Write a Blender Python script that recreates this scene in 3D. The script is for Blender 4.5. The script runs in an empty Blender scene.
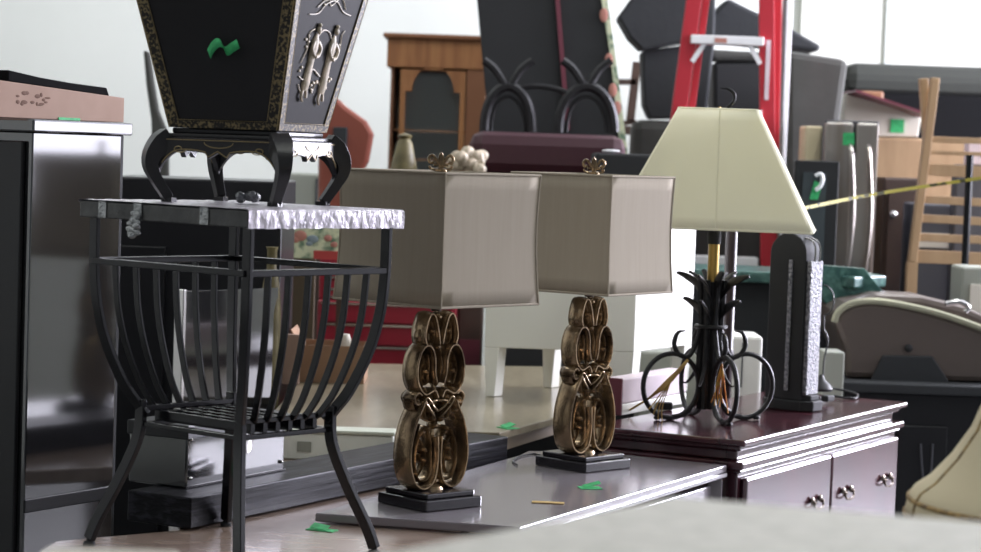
import bpy, bmesh, math, random
from math import sin, cos, pi, radians, sqrt
from mathutils import Vector, Matrix, noise as mnoise
random.seed(7)
S = bpy.context.scene
COL = S.collection

# ------------------------------------------------------------------ camera
FPX, CX, CY = 2300.0, 490.5, 276.0
CAMZ = 1.48
PITCH = math.atan(124 / FPX)
ROLL = math.atan(0.035)
cam_d = bpy.data.cameras.new('camera')
cam = bpy.data.objects.new('camera', cam_d); COL.objects.link(cam)
cam_d.sensor_width = 36; cam_d.lens = FPX / 981 * 36
cam_d.clip_start = 0.05; cam_d.clip_end = 100
cam_d.dof.use_dof = True; cam_d.dof.focus_distance = 5.0; cam_d.dof.aperture_fstop = 6.0
CM = Matrix.Translation((0, 0, CAMZ)) @ Matrix.Rotation(pi/2 - PITCH, 4, 'X') @ Matrix.Rotation(ROLL, 4, 'Z')
cam.matrix_world = CM
S.camera = cam

# ------------------------------------------------------------------ world, light, exposure
w = bpy.data.worlds.new('World'); S.world = w; w.use_nodes = True
w.node_tree.nodes['Background'].inputs[0].default_value = (0.80, 0.88, 1.0, 1)
w.node_tree.nodes['Background'].inputs[1].default_value = 0.25

def area(name, loc, rot, sx, sy, power, color):
    d = bpy.data.lights.new(name, 'AREA'); d.shape = 'RECTANGLE'
    d.size = sx; d.size_y = sy; d.energy = power; d.color = color
    o = bpy.data.objects.new(name, d); COL.objects.link(o)
    o.location = loc; o.rotation_euler = rot
    return o
area('daylight_window', (6.05, 7.3, 2.62), (0, radians(90), 0), 2.9, 2.4, 160, (0.88, 0.87, 1.0))
area('added_leg_light', (6.05, 5.1, 2.05), (0, radians(90), 0), 4.0, 1.9, 30, (0.88, 0.87, 1.0))  # added unseen light to brighten the right edges of the side table legs
area('daylight_door', (6.05, 10.05, 2.62), (0, radians(90), 0), 2.9, 2.7, 1450, (0.86, 0.85, 1.0))
for i, (x, y) in enumerate([(-2.5, 3.5), (2.0, 3.5), (-2.5, 8), (2.0, 8), (-2.5, 11.6), (2.0, 11.6)]):
    area('added_ceiling_light', (x, y, 4.68), (0, 0, 0), 0.3, 2.4, (34, 34, 45, 45, 38, 38)[i], (0.96, 1.0, 0.95))  # unseen strip lamps, added as fill from above
S.view_settings.view_transform = 'Standard'
S.view_settings.look = 'None'
S.view_settings.exposure = 0.0
S.view_settings.gamma = 1.0

# ------------------------------------------------------------------ pixel -> place helpers
def ray(px, py):
    return CM.to_3x3() @ Vector(((px - CX) / FPX, -(py - CY) / FPX, -1))
def pz(px, py, z):
    r = ray(px, py); t = (z - CAMZ) / r.z
    return Vector((r.x * t, r.y * t, z))
def pY(px, py, Y):
    r = ray(px, py); t = Y / r.y
    return Vector((r.x * t, Y, CAMZ + r.z * t))

# ------------------------------------------------------------------ materials
def lin(c):
    return tuple((v/255/12.92 if v/255 <= .04045 else ((v/255+.055)/1.055)**2.4) for v in c) + (1,)
MATS = {}
def mat(name, col, rough=.5, metal=0, col2=None, scale=8, stretch=(1, 1, 1), bump=0, bscale=40, spec=.5, coat=0,
        trans=0, ramp=(.35, .65), alpha=1, detail=4, kind='noise', sheen=0, rough2=None):
    m = bpy.data.materials.new(name); m.use_nodes = True
    nt = m.node_tree; b = nt.nodes['Principled BSDF']; L = nt.links
    b.inputs['Base Color'].default_value = lin(col)
    b.inputs['Roughness'].default_value = rough
    b.inputs['Metallic'].default_value = metal
    b.inputs['Specular IOR Level'].default_value = spec
    b.inputs['Coat Weight'].default_value = coat
    b.inputs['Transmission Weight'].default_value = trans
    b.inputs['Alpha'].default_value = alpha
    b.inputs['Coat Roughness'].default_value = .12
    tc = nt.nodes.new('ShaderNodeTexCoord')
    mp = nt.nodes.new('ShaderNodeMapping'); mp.inputs['Scale'].default_value = stretch
    L.new(tc.outputs['Object'], mp.inputs[0])
    if col2 is not None:
        if kind == 'voronoi':
            n = nt.nodes.new('ShaderNodeTexVoronoi'); n.inputs['Scale'].default_value = scale; n.feature = 'DISTANCE_TO_EDGE'; out = n.outputs['Distance']
        elif kind == 'wave':
            n = nt.nodes.new('ShaderNodeTexWave'); n.inputs['Scale'].default_value = scale
            n.inputs['Distortion'].default_value = 6; n.inputs['Detail'].default_value = 3; out = n.outputs['Fac']
        else:
            n = nt.nodes.new('ShaderNodeTexNoise'); n.inputs['Scale'].default_value = scale; n.inputs['Detail'].default_value = detail; out = n.outputs['Fac']
        L.new(mp.outputs[0], n.inputs['Vector'])
        r = nt.nodes.new('ShaderNodeValToRGB')
        r.color_ramp.elements[0].position = ramp[0]; r.color_ramp.elements[0].color = lin(col)
        r.color_ramp.elements[1].position = ramp[1]; r.color_ramp.elements[1].color = lin(col2)
        L.new(out, r.inputs[0]); L.new(r.outputs[0], b.inputs['Base Color'])
        if rough2 is not None:
            mr = nt.nodes.new('ShaderNodeMapRange'); mr.inputs[1].default_value = ramp[0]; mr.inputs[2].default_value = ramp[1]
            mr.inputs[3].default_value = rough; mr.inputs[4].default_value = rough2
            L.new(out, mr.inputs[0]); L.new(mr.outputs[0], b.inputs['Roughness'])
    if bump:
        n2 = nt.nodes.new('ShaderNodeTexNoise'); n2.inputs['Scale'].default_value = bscale; n2.inputs['Detail'].default_value = 3
        L.new(mp.outputs[0], n2.inputs['Vector'])
        bp = nt.nodes.new('ShaderNodeBump'); bp.inputs['Strength'].default_value = bump; bp.inputs['Distance'].default_value = .01
        L.new(n2.outputs['Fac'], bp.inputs['Height']); L.new(bp.outputs[0], b.inputs['Normal'])
    MATS[name] = m
    return m
mat('wall_white', (208, 211, 203), .9, col2=(203, 206, 198), scale=1.2)
mat('panel_white', (196, 197, 186), .8, col2=(190, 191, 181), scale=1.5)
mat('concrete', (112, 112, 112), .35, col2=(94, 94, 95), scale=3)
mat('ceil', (205, 207, 205), .9)
mat('black_metal', (16, 16, 19), .2, spec=.35)
mat('silver_tape', (206, 200, 208), .35, metal=.45, col2=(120, 118, 122), scale=38, stretch=(1, 1, .6), ramp=(.52, .72), bump=.5, bscale=60)
mat('wrapped_black', (44, 44, 44), .3, spec=.4, col2=(62, 62, 60), scale=14, bump=.3, bscale=30)
mat('clear_tape', (150, 152, 152), .2, metal=.5, bump=.8, bscale=90)
mat('lacquer', (38, 37, 38), .3, spec=.35, bump=.06, bscale=80)
mat('gold_lattice', (26, 22, 18), .45, metal=.1, col2=(128, 112, 78), scale=170, ramp=(.48, .6), detail=1.5)
mat('lacquer_matt', (46, 45, 46), .55, spec=.08)
mat('gold_line', (140, 122, 84), .4, metal=.3)
mat('soapstone', (206, 190, 168), .5, col2=(150, 140, 118), scale=60)
mat('green_tag', (64, 190, 116), .6, col2=(48, 160, 92), scale=60)
mat('glossy_black', (26, 26, 28), .08, spec=1.0, col2=(28, 28, 30), scale=6)
MATS['glossy_black'].node_tree.nodes['Principled BSDF'].inputs['IOR'].default_value = 1.75
mat('satin_black', (27, 27, 29), .3, spec=.4)
mat('black_matte', (27, 28, 29), .7)
mat('deep_black', (14, 14, 15), .9, spec=.1)
mat('cardboard', (172, 144, 128), .85, col2=(164, 136, 120), scale=10)
mat('cardboard_brown', (150, 118, 92), .85, col2=(138, 108, 84), scale=10)
mat('print_brown', (112, 84, 70), .85)
mat('black_wood', (20, 20, 23), .38, spec=.1, col2=(38, 38, 44), scale=30, stretch=(.12, 1, 3), ramp=(.5, .62), bump=.25, bscale=30, detail=6)
mat('black_wood_top', (40, 40, 42), .35, bump=.1)
mat('brown_top', (172, 152, 138), .25, col2=(152, 130, 116), scale=7, stretch=(1, 3, 1), coat=.6)
mat('dark_table', (136, 130, 134), .2, col2=(128, 122, 126), scale=3, coat=.5)
mat('dark_edge', (34, 28, 30), .3)
mat('pale_wood', (150, 141, 118), .28, col2=(136, 126, 104), scale=6, stretch=(5, 1, 1), coat=.3)
mat('pale_edge', (150, 134, 112), .5)
mat('cream_paint', (204, 208, 192), .5)
mat('white_plastic', (226, 230, 220), .4)
mat('white_paint', (236, 236, 226), .45)
mat('red_metal', (134, 22, 40), .38, spec=.5)
mat('ladder_red', (172, 36, 48), .45)
mat('chrome', (190, 188, 186), .25, metal=1)
mat('linen', (158, 148, 131), .9, col2=(154, 144, 127), scale=110, stretch=(1, 1, .05), ramp=(.3, .7))
mat('linen_in', (150, 140, 128), .9)
mat('bronze', (158, 136, 106), .26, metal=.75, col2=(90, 74, 56), scale=18, ramp=(.4, .66), bump=.2, bscale=40)
mat('bronze_dark', (60, 50, 42), .4, metal=.7)
mat('plinth', (26, 24, 28), .25, coat=.4)
mat('iron', (22, 21, 23), .5, metal=.2, bump=.25, bscale=60)
mat('cream_shade', (244, 242, 222), .85, col2=(240, 238, 218), scale=5)
_m = MATS['cream_shade']; _nt = _m.node_tree; _b = _nt.nodes['Principled BSDF']
_tr = _nt.nodes.new('ShaderNodeBsdfTranslucent'); _tr.inputs[0].default_value = lin((250, 248, 232))
_mx = _nt.nodes.new('ShaderNodeMixShader'); _mx.inputs[0].default_value = .45
_nt.links.new(_b.outputs[0], _mx.inputs[1]); _nt.links.new(_tr.outputs[0], _mx.inputs[2])
_nt.links.new(_mx.outputs[0], _nt.nodes['Material Output'].inputs[0])
mat('brass', (172, 142, 78), .3, metal=.8)
mat('cherry', (54, 27, 34), .2, col2=(74, 36, 44), scale=9, stretch=(1, 1, .3), coat=.38, spec=.6)
mat('cherry_dark', (40, 25, 27), .3, coat=.2)
mat('antique_brass', (150, 138, 128), .25, metal=1)
mat('oak', (150, 104, 62), .5, col2=(128, 84, 48), scale=5, stretch=(6, 6, .6))
mat('oak_dark', (118, 78, 50), .5)
mat('pine', (172, 142, 106), .6, col2=(158, 128, 94), scale=6, stretch=(3, 3, .6))
mat('walnut', (72, 54, 44), .5, col2=(58, 44, 36), scale=6)
mat('glass_dark', (66, 72, 74), .08, spec=.6)
mat('cabinet_back', (132, 134, 128), .6)
mat('glass', (230, 240, 238), .05, trans=.9, alpha=.35)
mat('burgundy', (56, 18, 28), .5, bump=.1, bscale=8)
mat('brown_leather', (134, 70, 54), .5)
mat('charcoal_fabric', (46, 48, 50), .9, bump=.2, bscale=20)
mat('grey_fabric', (72, 72, 68), .95, col2=(66, 66, 62), scale=6, bump=.2, bscale=12)
mat('teal_fabric', (42, 44, 39), .95)
mat('steel', (156, 150, 144), .3, metal=.8, col2=(112, 98, 86), scale=2.5, stretch=(4, 4, .4), ramp=(.4, .65))
mat('fridge_side', (40, 42, 48), .5)
mat('green_slab', (42, 78, 72), .28, col2=(84, 120, 110), scale=40, ramp=(.45, .7), bump=.3, bscale=10)
mat('hood_grey', (98, 88, 82), .38, metal=.35)
mat('hood_trim_highlight', (176, 174, 150), .35, metal=.4)
mat('yellow_tape', (158, 148, 56), .5, col2=(60, 58, 24), scale=26, stretch=(1, 1, 1), ramp=(.58, .62), detail=0)
mat('pink_box', (214, 200, 204), .6, col2=(204, 188, 194), scale=8)
mat('maroon', (104, 48, 60), .5)
mat('stone_top', (222, 218, 206), .6, col2=(204, 201, 188), scale=46, detail=5, ramp=(.4, .66))
mat('orange_leaf', (214, 120, 40), .7, col2=(196, 160, 70), scale=40)
mat('straw', (186, 158, 92), .8, col2=(160, 128, 70), scale=30)
mat('cord', (24, 24, 26), .5)
mat('seed_glass', (150, 150, 156), .3, col2=(92, 92, 100), scale=110, ramp=(.42, .6), bump=.8, bscale=160)
mat('floral', (206, 210, 176), .6, col2=(96, 124, 100), scale=26, ramp=(.44, .6))
mat('coral', (176, 120, 106), .6)
mat('floral_red', (170, 62, 58), .6)
mat('blue_patch', (128, 142, 148), .6)
mat('olive_dark', (74, 62, 44), .6)
mat('celadon', (150, 153, 142), .5)
mat('olive', (84, 76, 46), .5, col2=(112, 102, 66), scale=20)
mat('skin_white', (210, 204, 190), .7)
mat('shade_beige', (206, 192, 158), .8)
mat('shade_trim', (92, 70, 40), .7, col2=(170, 140, 84), scale=80)
mat('white_enamel', (226, 226, 226), .3)
mat('lamp_diffuser', (240, 245, 240), .6)
mat('label_grey', (72, 73, 78), .6)
mat('seam', (180, 184, 178), .9)

# ------------------------------------------------------------------ mesh builder
class MB:
    def __init__(s): s.v = []; s.f = []
    def quad(s, pts):
        n = len(s.v); s.v += [Vector(p) for p in pts]; s.f.append(tuple(range(n, n+len(pts)))); return s
    def prism(s, poly, z0, z1):
        """poly: list of (x, y); upright prism"""
        n = len(s.v); k = len(poly)
        ar = sum(poly[i][0]*poly[(i+1) % k][1]-poly[(i+1) % k][0]*poly[i][1] for i in range(k))
        if ar < 0: poly = poly[::-1]
        s.v += [Vector((p[0], p[1], z0)) for p in poly] + [Vector((p[0], p[1], z1)) for p in poly]
        s.f.append(tuple(range(n+k-1, n-1, -1))); s.f.append(tuple(range(n+k, n+2*k)))
        for i in range(k):
            j = (i+1) % k; s.f.append((n+i, n+j, n+k+j, n+k+i))
        return s
    def plate(s, poly, origin, u, v, t):
        """poly in (a, b) of plane origin+a*u+b*v, thickness t along u x v"""
        u = Vector(u).normalized(); v = Vector(v).normalized(); nn = u.cross(v); origin = Vector(origin)
        k = len(poly); n = len(s.v)
        ar = sum(poly[i][0]*poly[(i+1) % k][1]-poly[(i+1) % k][0]*poly[i][1] for i in range(k))
        if ar < 0: poly = poly[::-1]
        s.v += [origin+u*p[0]+v*p[1] for p in poly] + [origin+u*p[0]+v*p[1]+nn*t for p in poly]
        s.f.append(tuple(range(n+k-1, n-1, -1))); s.f.append(tuple(range(n+k, n+2*k)))
        for i in range(k):
            j = (i+1) % k; s.f.append((n+i, n+j, n+k+j, n+k+i))
        return s
    def box(s, x0, x1, y0, y1, z0, z1):
        return s.prism([(x0, y0), (x1, y0), (x1, y1), (x0, y1)], z0, z1)
    def frustum(s, b, t, z0, z1):
        """b, t: rects (x0,x1,y0,y1)"""
        n = len(s.v)
        for (x0, x1, y0, y1), z in ((b, z0), (t, z1)):
            s.v += [Vector((x0, y0, z)), Vector((x1, y0, z)), Vector((x1, y1, z)), Vector((x0, y1, z))]
        s.f += [(n+3, n+2, n+1, n), (n+4, n+5, n+6, n+7)] + [(n+i, n+(i+1) % 4, n+4+(i+1) % 4, n+4+i) for i in range(4)]
        return s
    def tube(s, pts, r, seg=8, ry=None, up=None, closed=False, caps=True):
        """sweep an ellipse (r sideways, ry along 'up') along pts"""
        pts = [Vector(p) for p in pts]; m = len(pts)
        rs = r if isinstance(r, (list, tuple)) else [r]*m
        rys = (ry if isinstance(ry, (list, tuple)) else [ry]*m) if ry is not None else rs
        n0 = len(s.v); prev = None
        for i, p in enumerate(pts):
            if closed: t = pts[(i+1) % m]-pts[i-1]
            else: t = pts[min(i+1, m-1)]-pts[max(i-1, 0)]
            t.normalize()
            if up is not None: a = Vector(up)
            elif prev is None: a = Vector((0, 0, 1)) if abs(t.z) < .9 else Vector((1, 0, 0))
            else: a = prev
            a = a - t*a.dot(t)
            if a.length < 1e-6: a = t.orthogonal()
            a.normalize(); prev = a; b = t.cross(a)
            for k in range(seg):
                q = 2*pi*(k+.5)/seg
                s.v.append(p + b*cos(q)*rs[i] + a*sin(q)*rys[i])
        last = m if closed else m-1
        for i in range(last):
            j = (i+1) % m
            for k in range(seg):
                l = (k+1) % seg
                s.f.append((n0+i*seg+k, n0+i*seg+l, n0+j*seg+l, n0+j*seg+k))
        if not closed and caps:
            s.f.append(tuple(n0+k for k in range(seg-1, -1, -1))); s.f.append(tuple(n0+(m-1)*seg+k for k in range(seg)))
        return s
    def bar(s, pts, wdt, thk, up):
        """square-section bar: wdt sideways, thk along up"""
        return s.tube(pts, wdt/2*sqrt(2), 4, ry=thk/2*sqrt(2), up=up)
    def lathe(s, prof, c=(0, 0, 0), seg=24, sx=1, sy=1):
        c = Vector(c); n0 = len(s.v)
        for r, z in prof:
            for k in range(seg):
                q = 2*pi*k/seg; s.v.append(c+Vector((r*cos(q)*sx, r*sin(q)*sy, z)))
        for i in range(len(prof)-1):
            for k in range(seg):
                l = (k+1) % seg; s.f.append((n0+i*seg+k, n0+i*seg+l, n0+(i+1)*seg+l, n0+(i+1)*seg+k))
        if prof[0][0] > 1e-5: s.f.append(tuple(n0+k for k in range(seg-1, -1, -1)))
        if prof[-1][0] > 1e-5: s.f.append(tuple(n0+(len(prof)-1)*seg+k for k in range(seg)))
        return s
    def ball(s, c, rx, ry=None, rz=None, seg=10):
        ry = ry or rx; rz = rz or rx
        prof = [(sin(pi*i/7)+1e-6, -cos(pi*i/7)*rz) for i in range(8)]
        return s.lathe([(a if a > 1e-4 else 1e-5, b) for a, b in prof], c, seg, rx, ry)
    def build(s, name, m, parent=None, bevel=0, smooth=35, sub=0, solid=0):
        me = bpy.data.meshes.new(name); me.from_pydata([tuple(p) for p in s.v], [], s.f)
        me.materials.append(MATS[m]); o = bpy.data.objects.new(name, me); COL.objects.link(o)
        bm = bmesh.new(); bm.from_mesh(me)
        bmesh.ops.recalc_face_normals(bm, faces=bm.faces); bm.to_mesh(me); bm.free()
        if bevel and len(s.v) <= 32: smooth = 0     # plain boards and boxes keep flat faces
        if smooth:
            me.shade_smooth(); me.set_sharp_from_angle(angle=radians(smooth))
        if parent: o.parent = parent
        if solid:
            q = o.modifiers.new('s', 'SOLIDIFY'); q.thickness = solid; q.offset = 0
        if bevel:
            q = o.modifiers.new('b', 'BEVEL'); q.width = bevel; q.segments = 2; q.limit_method = 'ANGLE'; q.angle_limit = radians(40)
            if smooth: wn = o.modifiers.new('wn', 'WEIGHTED_NORMAL'); wn.keep_sharp = True; wn.weight = 80
        if sub:
            q = o.modifiers.new('sub', 'SUBSURF'); q.levels = sub; q.render_levels = sub
        return o

def crom(pts, n=6, closed=False):
    P = [Vector(p) for p in pts]; out = []; m = len(P)
    rng = m if closed else m-1
    for i in range(rng):
        if closed: a, b, c, d = P[i-1], P[i], P[(i+1) % m], P[(i+2) % m]
        else: a, b, c, d = P[max(i-1, 0)], P[i], P[i+1], P[min(i+2, m-1)]
        for k in range(n):
            t = k/n
            out.append(.5*((2*b)+(c-a)*t+(2*a-5*b+4*c-d)*t*t+(3*b-a-3*c+d)*t**3))
    if not closed: out.append(P[-1])
    return out
def tag(o, label=None, cat=None, group=None, kind=None):
    if label: o['label'] = label
    if cat: o['category'] = cat
    if group: o['group'] = group
    if kind: o['kind'] = kind
    return o
def thing(name, label, cat, loc=(0, 0, 0), rz=0, group=None):
    o = bpy.data.objects.new(name, None); COL.objects.link(o)
    o.empty_display_size = .05
    o.location = loc; o.rotation_euler = (0, 0, rz)
    return tag(o, label, cat, group)
def st(o): o['kind'] = 'structure'; return o
def copy_tree(o, parent=None):
    c = o.copy(); COL.objects.link(c)
    if parent: c.parent = parent
    for ch in [x for x in o.children]: copy_tree(ch, c)
    return c

# ================================================================== SETTING
BY = 14.0
st(MB().box(-6.2, 6.4, -2, BY+.3, -.2, 0).build('floor', 'concrete', smooth=0))
st(MB().box(-6.2, 6.4, -2, BY+.3, 4.8, 5.0).build('ceiling', 'ceil', smooth=0))
st(MB().box(-6.2, 6.4, BY, BY+.2, 0, 4.8).build('wall_back', 'wall_white', smooth=0))
st(MB().box(-6.2, -6.0, -2, BY, 0, 4.8).build('wall_left', 'wall_white', smooth=0))
wr = MB()
wr.box(6.0, 6.2, -2, 4.1, 0, 1.15); wr.box(6.0, 6.2, 6.08, BY, 0, 1.15); wr.box(6.0, 6.2, -2, BY, 4.1, 4.8)
wr.box(6.0, 6.2, -2, 4.1, 1.15, 4.1); wr.box(6.0, 6.2, 11.35, BY, 1.15, 4.1)
st(wr.build('wall_right', 'wall_white', smooth=0))
wf = MB()
for y in (6.08, 8.6, 11.35): wf.box(5.92, 5.99, y-.04, y+.04, 1.15, 4.1)
wf.box(5.92, 5.99, 6.05, 11.4, 1.1, 1.17); wf.box(5.92, 5.99, 6.05, 11.4, 4.06, 4.14)
st(wf.build('window_1', 'white_paint', smooth=0))
st(MB().box(5.92, 5.99, 4.0, 4.1, 0, 4.14).box(5.92, 5.99, 4.1, 6.03, 4.06, 4.14).build('added_door_1', 'white_paint', smooth=0))  # frame of an added, unseen doorway for the leg light
# pale panelling on the right part of the back wall, with its seams
pl = pY(800, 60, BY-.06)
pn = MB().box(pl.x, 5.9, BY-.05, BY-.002, 0, 4.8)
st(pn.build('trim_1', 'panel_white', smooth=0))
seam = MB()
for px in (887, 1010):
    x = pY(px, 30, BY).x; seam.box(x-.02, x+.02, BY-.075, BY-.052, 0, 4.8)
st(seam.build('trim_2', 'seam', smooth=0))
for i, (x, y) in enumerate([(-2.5, 3.5), (2.0, 3.5), (-2.5, 8), (2.0, 8), (-2.5, 11.6), (2.0, 11.6)]):
    pos = ['over the left front of the hall', 'over the right front of the hall', 'over the left middle of the hall',
           'over the right middle of the hall', 'over the left rear of the hall', 'over the right rear of the hall'][i]
    t = thing('added_ceiling_lamp', 'added unseen white strip lamp on the ceiling ' + pos, 'lamp', (x, y, 4.8), 0, 'added strip lamps on the ceiling')
    MB().box(-.18, .18, -1.25, 1.25, -.08, 0).build('housing', 'white_enamel', t)  # housing of an added fill lamp, out of view

# ================================================================== TABLES (supports)
ZB, ZD, ZS = .70, .722, .768       # brown table, dark lamp table, black slab
# dark lamp table corners
dF = pz(520, 527, ZD); dR = pz(727, 465, ZD); dL = pz(315, 513, ZD)
dK = pz(512, 458, ZD)                     # hidden back
def xy(p): return (p.x, p.y)
u_ = (dR-dF).normalized(); l_ = (dL-dF)
dB = pz(480, 456, ZD) 
bot = pz(291, 512, ZB); bot2 = pz(510, 462, ZB)
# brown table under everything at the left
t = thing('wooden_table', 'brown wooden table carrying the black slatted side table, nearest tabletop at left', 'table', (0, 0, 0))
lf = [(-1.02, 3.95), (.12, 3.62), (dF.x-.01, dF.y-.03), (dL.x-.004, dL.y-.03), (bot.x+.02, bot.y+.01), (bot2.x-.03, bot2.y-.02), (bot2.x-.15, 5.72), (-.72, 4.63), (-1.02, 4.6)]
bw1 = pz(56, 541, ZB); bw2 = pz(180, 530, ZB)
MB().prism([xy(bw1), (-.86, 4.0), (.10, 3.65), (dF.x-.03, dF.y-.02), (dF.x-.05, dF.y+.02), (dL.x+.05, dL.y+.05), (bot2.x-.03, bot2.y-.04), (bot2.x-.10, 5.82), (-.60, 5.82), (-.70, 5.0), xy(bw2)], ZB-.035, ZB).build('tabletop', 'brown_top', t, .003)
for x, y in ((-.78, 4.15), (.05, 3.8), (-.56, 4.9), (-.08, 5.5)):
    MB().box(x-.03, x+.03, y-.03, y+.03, 0, ZB-.035).build('leg', 'brown_top', t, .004)
# dark lamp table
t = thing('lamp_table', 'dark grey topped table with metal edge under the two scrollwork lamps', 'table', (0, 0, 0))
top = [xy(dF), xy(dR), (dR.x-.42, dR.y+.18), (bot2.x+.02, bot2.y+.02), xy(dL)]
top_o = [xy(dF), xy(dR), (dR.x-.32, dR.y+.17), (bot2.x+.045, bot2.y+.06), (bot2.x+.022, bot2.y-.03), (dL.x, dL.y)]
MB().prism(top_o, ZD-.018, ZD).build('tabletop', 'dark_table', t, .003)
n_ = Vector((u_.y, -u_.x, 0))
def along(a, inw, z=0): 
    p = dF + u_*a - n_*inw; return (p.x, p.y)
Lr = (dR-dF).length
MB().prism([along(.0, -.002), along(Lr, -.002), along(Lr, .012), along(.012, .012)], ZD-.030, ZD-.0185).build('edge_band', 'dark_table', t, .002)
MB().prism([along(.25, .02), along(Lr-.03, .02), along(Lr-.03, .04), along(.25, .04)], ZD-.11, ZD-.048).build('apron', 'dark_table', t, .003)
for a, b in ((Lr-.03, .02), (.05, .04), (Lr-.05, .28), (.12, .36)):
    q = dF + u_*a - n_*b
    MB().box(q.x-.018, q.x+.018, q.y-.018, q.y+.018, 0, ZD-.03).build('leg', 'dark_table', t, .003)

# black wood slab (coffee table top)
sA = pz(191, 498, ZS); sB = pz(510, 436, ZS); sL = pz(123, 493, ZS)
ang = math.atan2(sB.y-sA.y, sB.x-sA.x); Ls = (sB-sA).length
t = thing('black_coffee_table', 'low black wood-grained table slab lying between the side table and the first lamp', 'table', (sA.x, sA.y, ZB+.002), ang)
MB().box(0, Ls-.01, 0, .158, .003, ZS-ZB-.002).build('tabletop', 'black_wood', t, .003)
for x in (.06, Ls-.12):
    MB().box(x, x+.03, .02, .15, -.0, .003).build('foot', 'black_matte', t)
SANG = ang

# glossy box on the slab
bC = pz(186, 489, ZS)
t = thing('black_metal_box', 'glossy black metal box with oval hand hole on the black slab', 'box', (bC.x, bC.y, ZS+.001), SANG)
MB().box(0, .36, 0, .148, 0, .125).build('body', 'glossy_black', t, .004)
MB().box(-.004, .364, -.004, .152, .1, .13).build('lid', 'satin_black', t, .003)
MB().box(-.003, .363, -.003, .006, 0, .004).build('base_rim', 'black_metal', t)
q = MB(); q.lathe([(.0, 0), (.013, 0), (.016, .003), (.013, .004)], (0, 0, 0), 20, 1.0, 1.6)
o = q.build('hand_hole', 'chrome', t, smooth=40, ); o.rotation_euler = (pi/2, 0, 0); o.location = (.215, -.001, .075)
o['label'] = 'bright oval rim of the hand hole'
for (x, z) in ((.01, .02), (.01, .1), (.345, .02), (.345, .1)):
    o = MB().ball((x, -.003, z), .004).build('rivet', 'chrome', t)

# ================================================================== pale table behind
ZP = .762
pC = pz(500, 432.5, ZP); pR = pz(632, 396, ZP); pL = pz(262, 425, ZP)
t = thing('pale_table', 'pale glossy wooden table behind the first lamp carrying the white stand', 'table', (0, 0, 0))
bk = pR + (pL-pC)*1.05
MB().prism([xy(pC), xy(pR), (pR.x-.05, pR.y+.9), (pL.x+.0, pL.y+1.75), (pL.x, pL.y)], ZP-.022, ZP).build('tabletop', 'pale_wood', t, .003)
MB().prism([(pC.x-.01, pC.y+.03), (pR.x-.03, pR.y+.02), (pR.x-.07, pR.y+.85), (pL.x+.03, pL.y+1.7), (pL.x+.03, pL.y+.03)], ZB+.003, ZP-.0225).build('apron', 'pale_edge', t, .003)
for x, y in ((pC.x-.04, pC.y+.14), (pR.x-.09, pR.y-.02), (pR.x-.12, pR.y+.75), (pL.x+.08, pL.y+1.6), (pL.x+.08, pL.y+.08)):
    MB().box(x-.03, x+.03, y-.03, y+.03, 0, ZB+.003).build('leg', 'pale_edge', t)

# translucent storage tub standing low between
a = pY(279, 424, 5.66)
t = thing('storage_tub', 'low whitish storage tub with a lid behind the black slab', 'tub', (a.x+.14, 5.66, ZS+.0))
b = pY(397, 430, 5.66)

# ================================================================== SIDE TABLE
TZ = 1.363
F0 = pz(249, 209.5, TZ)
TH = radians(50)
LX, LY = .40, .455
t = thing('side_table', 'black metal side table with bowed slats and silver taped top carrying the urn stand', 'table', (F0.x, F0.y, 0), TH)
c_ = Vector((LX/2, LY/2, 0))
prof = [(1.345, 1.0), (1.308, 1.0), (1.235, .997), (1.162, .97), (1.089, .90), (1.016, .78), (.977, .68), (.954, .62)]
prof2 = [(.985, .655), (.937, .655), (.894, .69), (.823, .80), (.752, .93), (.712, .985)]
inset = .018
def corner(sx, sy, sc, z):
    return Vector((c_.x+sx*(LX/2-inset)*sc, c_.y+sy*(LY/2-inset)*sc, z))
for sx, sy in ((-1, -1), (1, -1), (1, 1), (-1, 1)):
    P = crom([corner(sx, sy, s_, z) for z, s_ in prof], 4)
    P2 = crom([corner(sx, sy, s_, z) for z, s_ in prof2], 5)
    lg = MB(); lg.bar(P, .022, .010, (sx, 0, 0)); lg.bar(P2, .023, .012, (sx, 0, 0))
    leg = lg.build('leg', 'black_metal', t, .0015, smooth=30)
    p = corner(sx, sy, .985, 0)
    MB().lathe([(.006, .708), (.006, .714)], (p.x, p.y, 0), 12).lathe([(.0001, .7005), (.012, .7005), (.012, .706), (.006, .709)], (p.x, p.y, 0), 14).build('glide', 'black_matte', leg)
# upper rails
zr = 1.247
A_ = lambda sx, sy, sc, z: corner(sx, sy, sc, z)
def rail(a, b, wdt, h, name='rail'):
    d = (b-a).normalized()
    MB().bar([a, b], wdt, h, (0, 0, 1)).build(name, 'black_metal', t, .0015)
cs = [(-1, -1), (1, -1), (1, 1), (-1, 1)]
for i in range(4):
    rail(A_(*cs[i], 1, zr), A_(*cs[(i+1) % 4], 1, zr), .018, .012)
# waist frame: two bars (upper at the slat sides, lower all round)
for i in (0, 2):
    rail(A_(*cs[i], .63, .968), A_(*cs[(i+1) % 4], .63, .968), .012, .010, 'waist_bar')
for i in range(4):
    rail(A_(*cs[i], .63, .938), A_(*cs[(i+1) % 4], .63, .938), .014, .009, 'shelf_bar')
# slats: six on the near right side (sy=-1), six on the opposite side
for sy in (-1, 1):
    for k in range(6):
        tt = (k+1)/7
        pts = []
        for z, s_ in [(zr, 1)]+prof[3:-1]+[(.966, .635)]:
            pa = corner(-1, sy, s_, z); pb = corner(1, sy, s_, z)
            pts.append(pa.lerp(pb, tt))
        MB().bar(crom(pts, 4), .0055, .015, (0, sy, .0)).build('slat', 'black_metal', t, .001)
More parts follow.
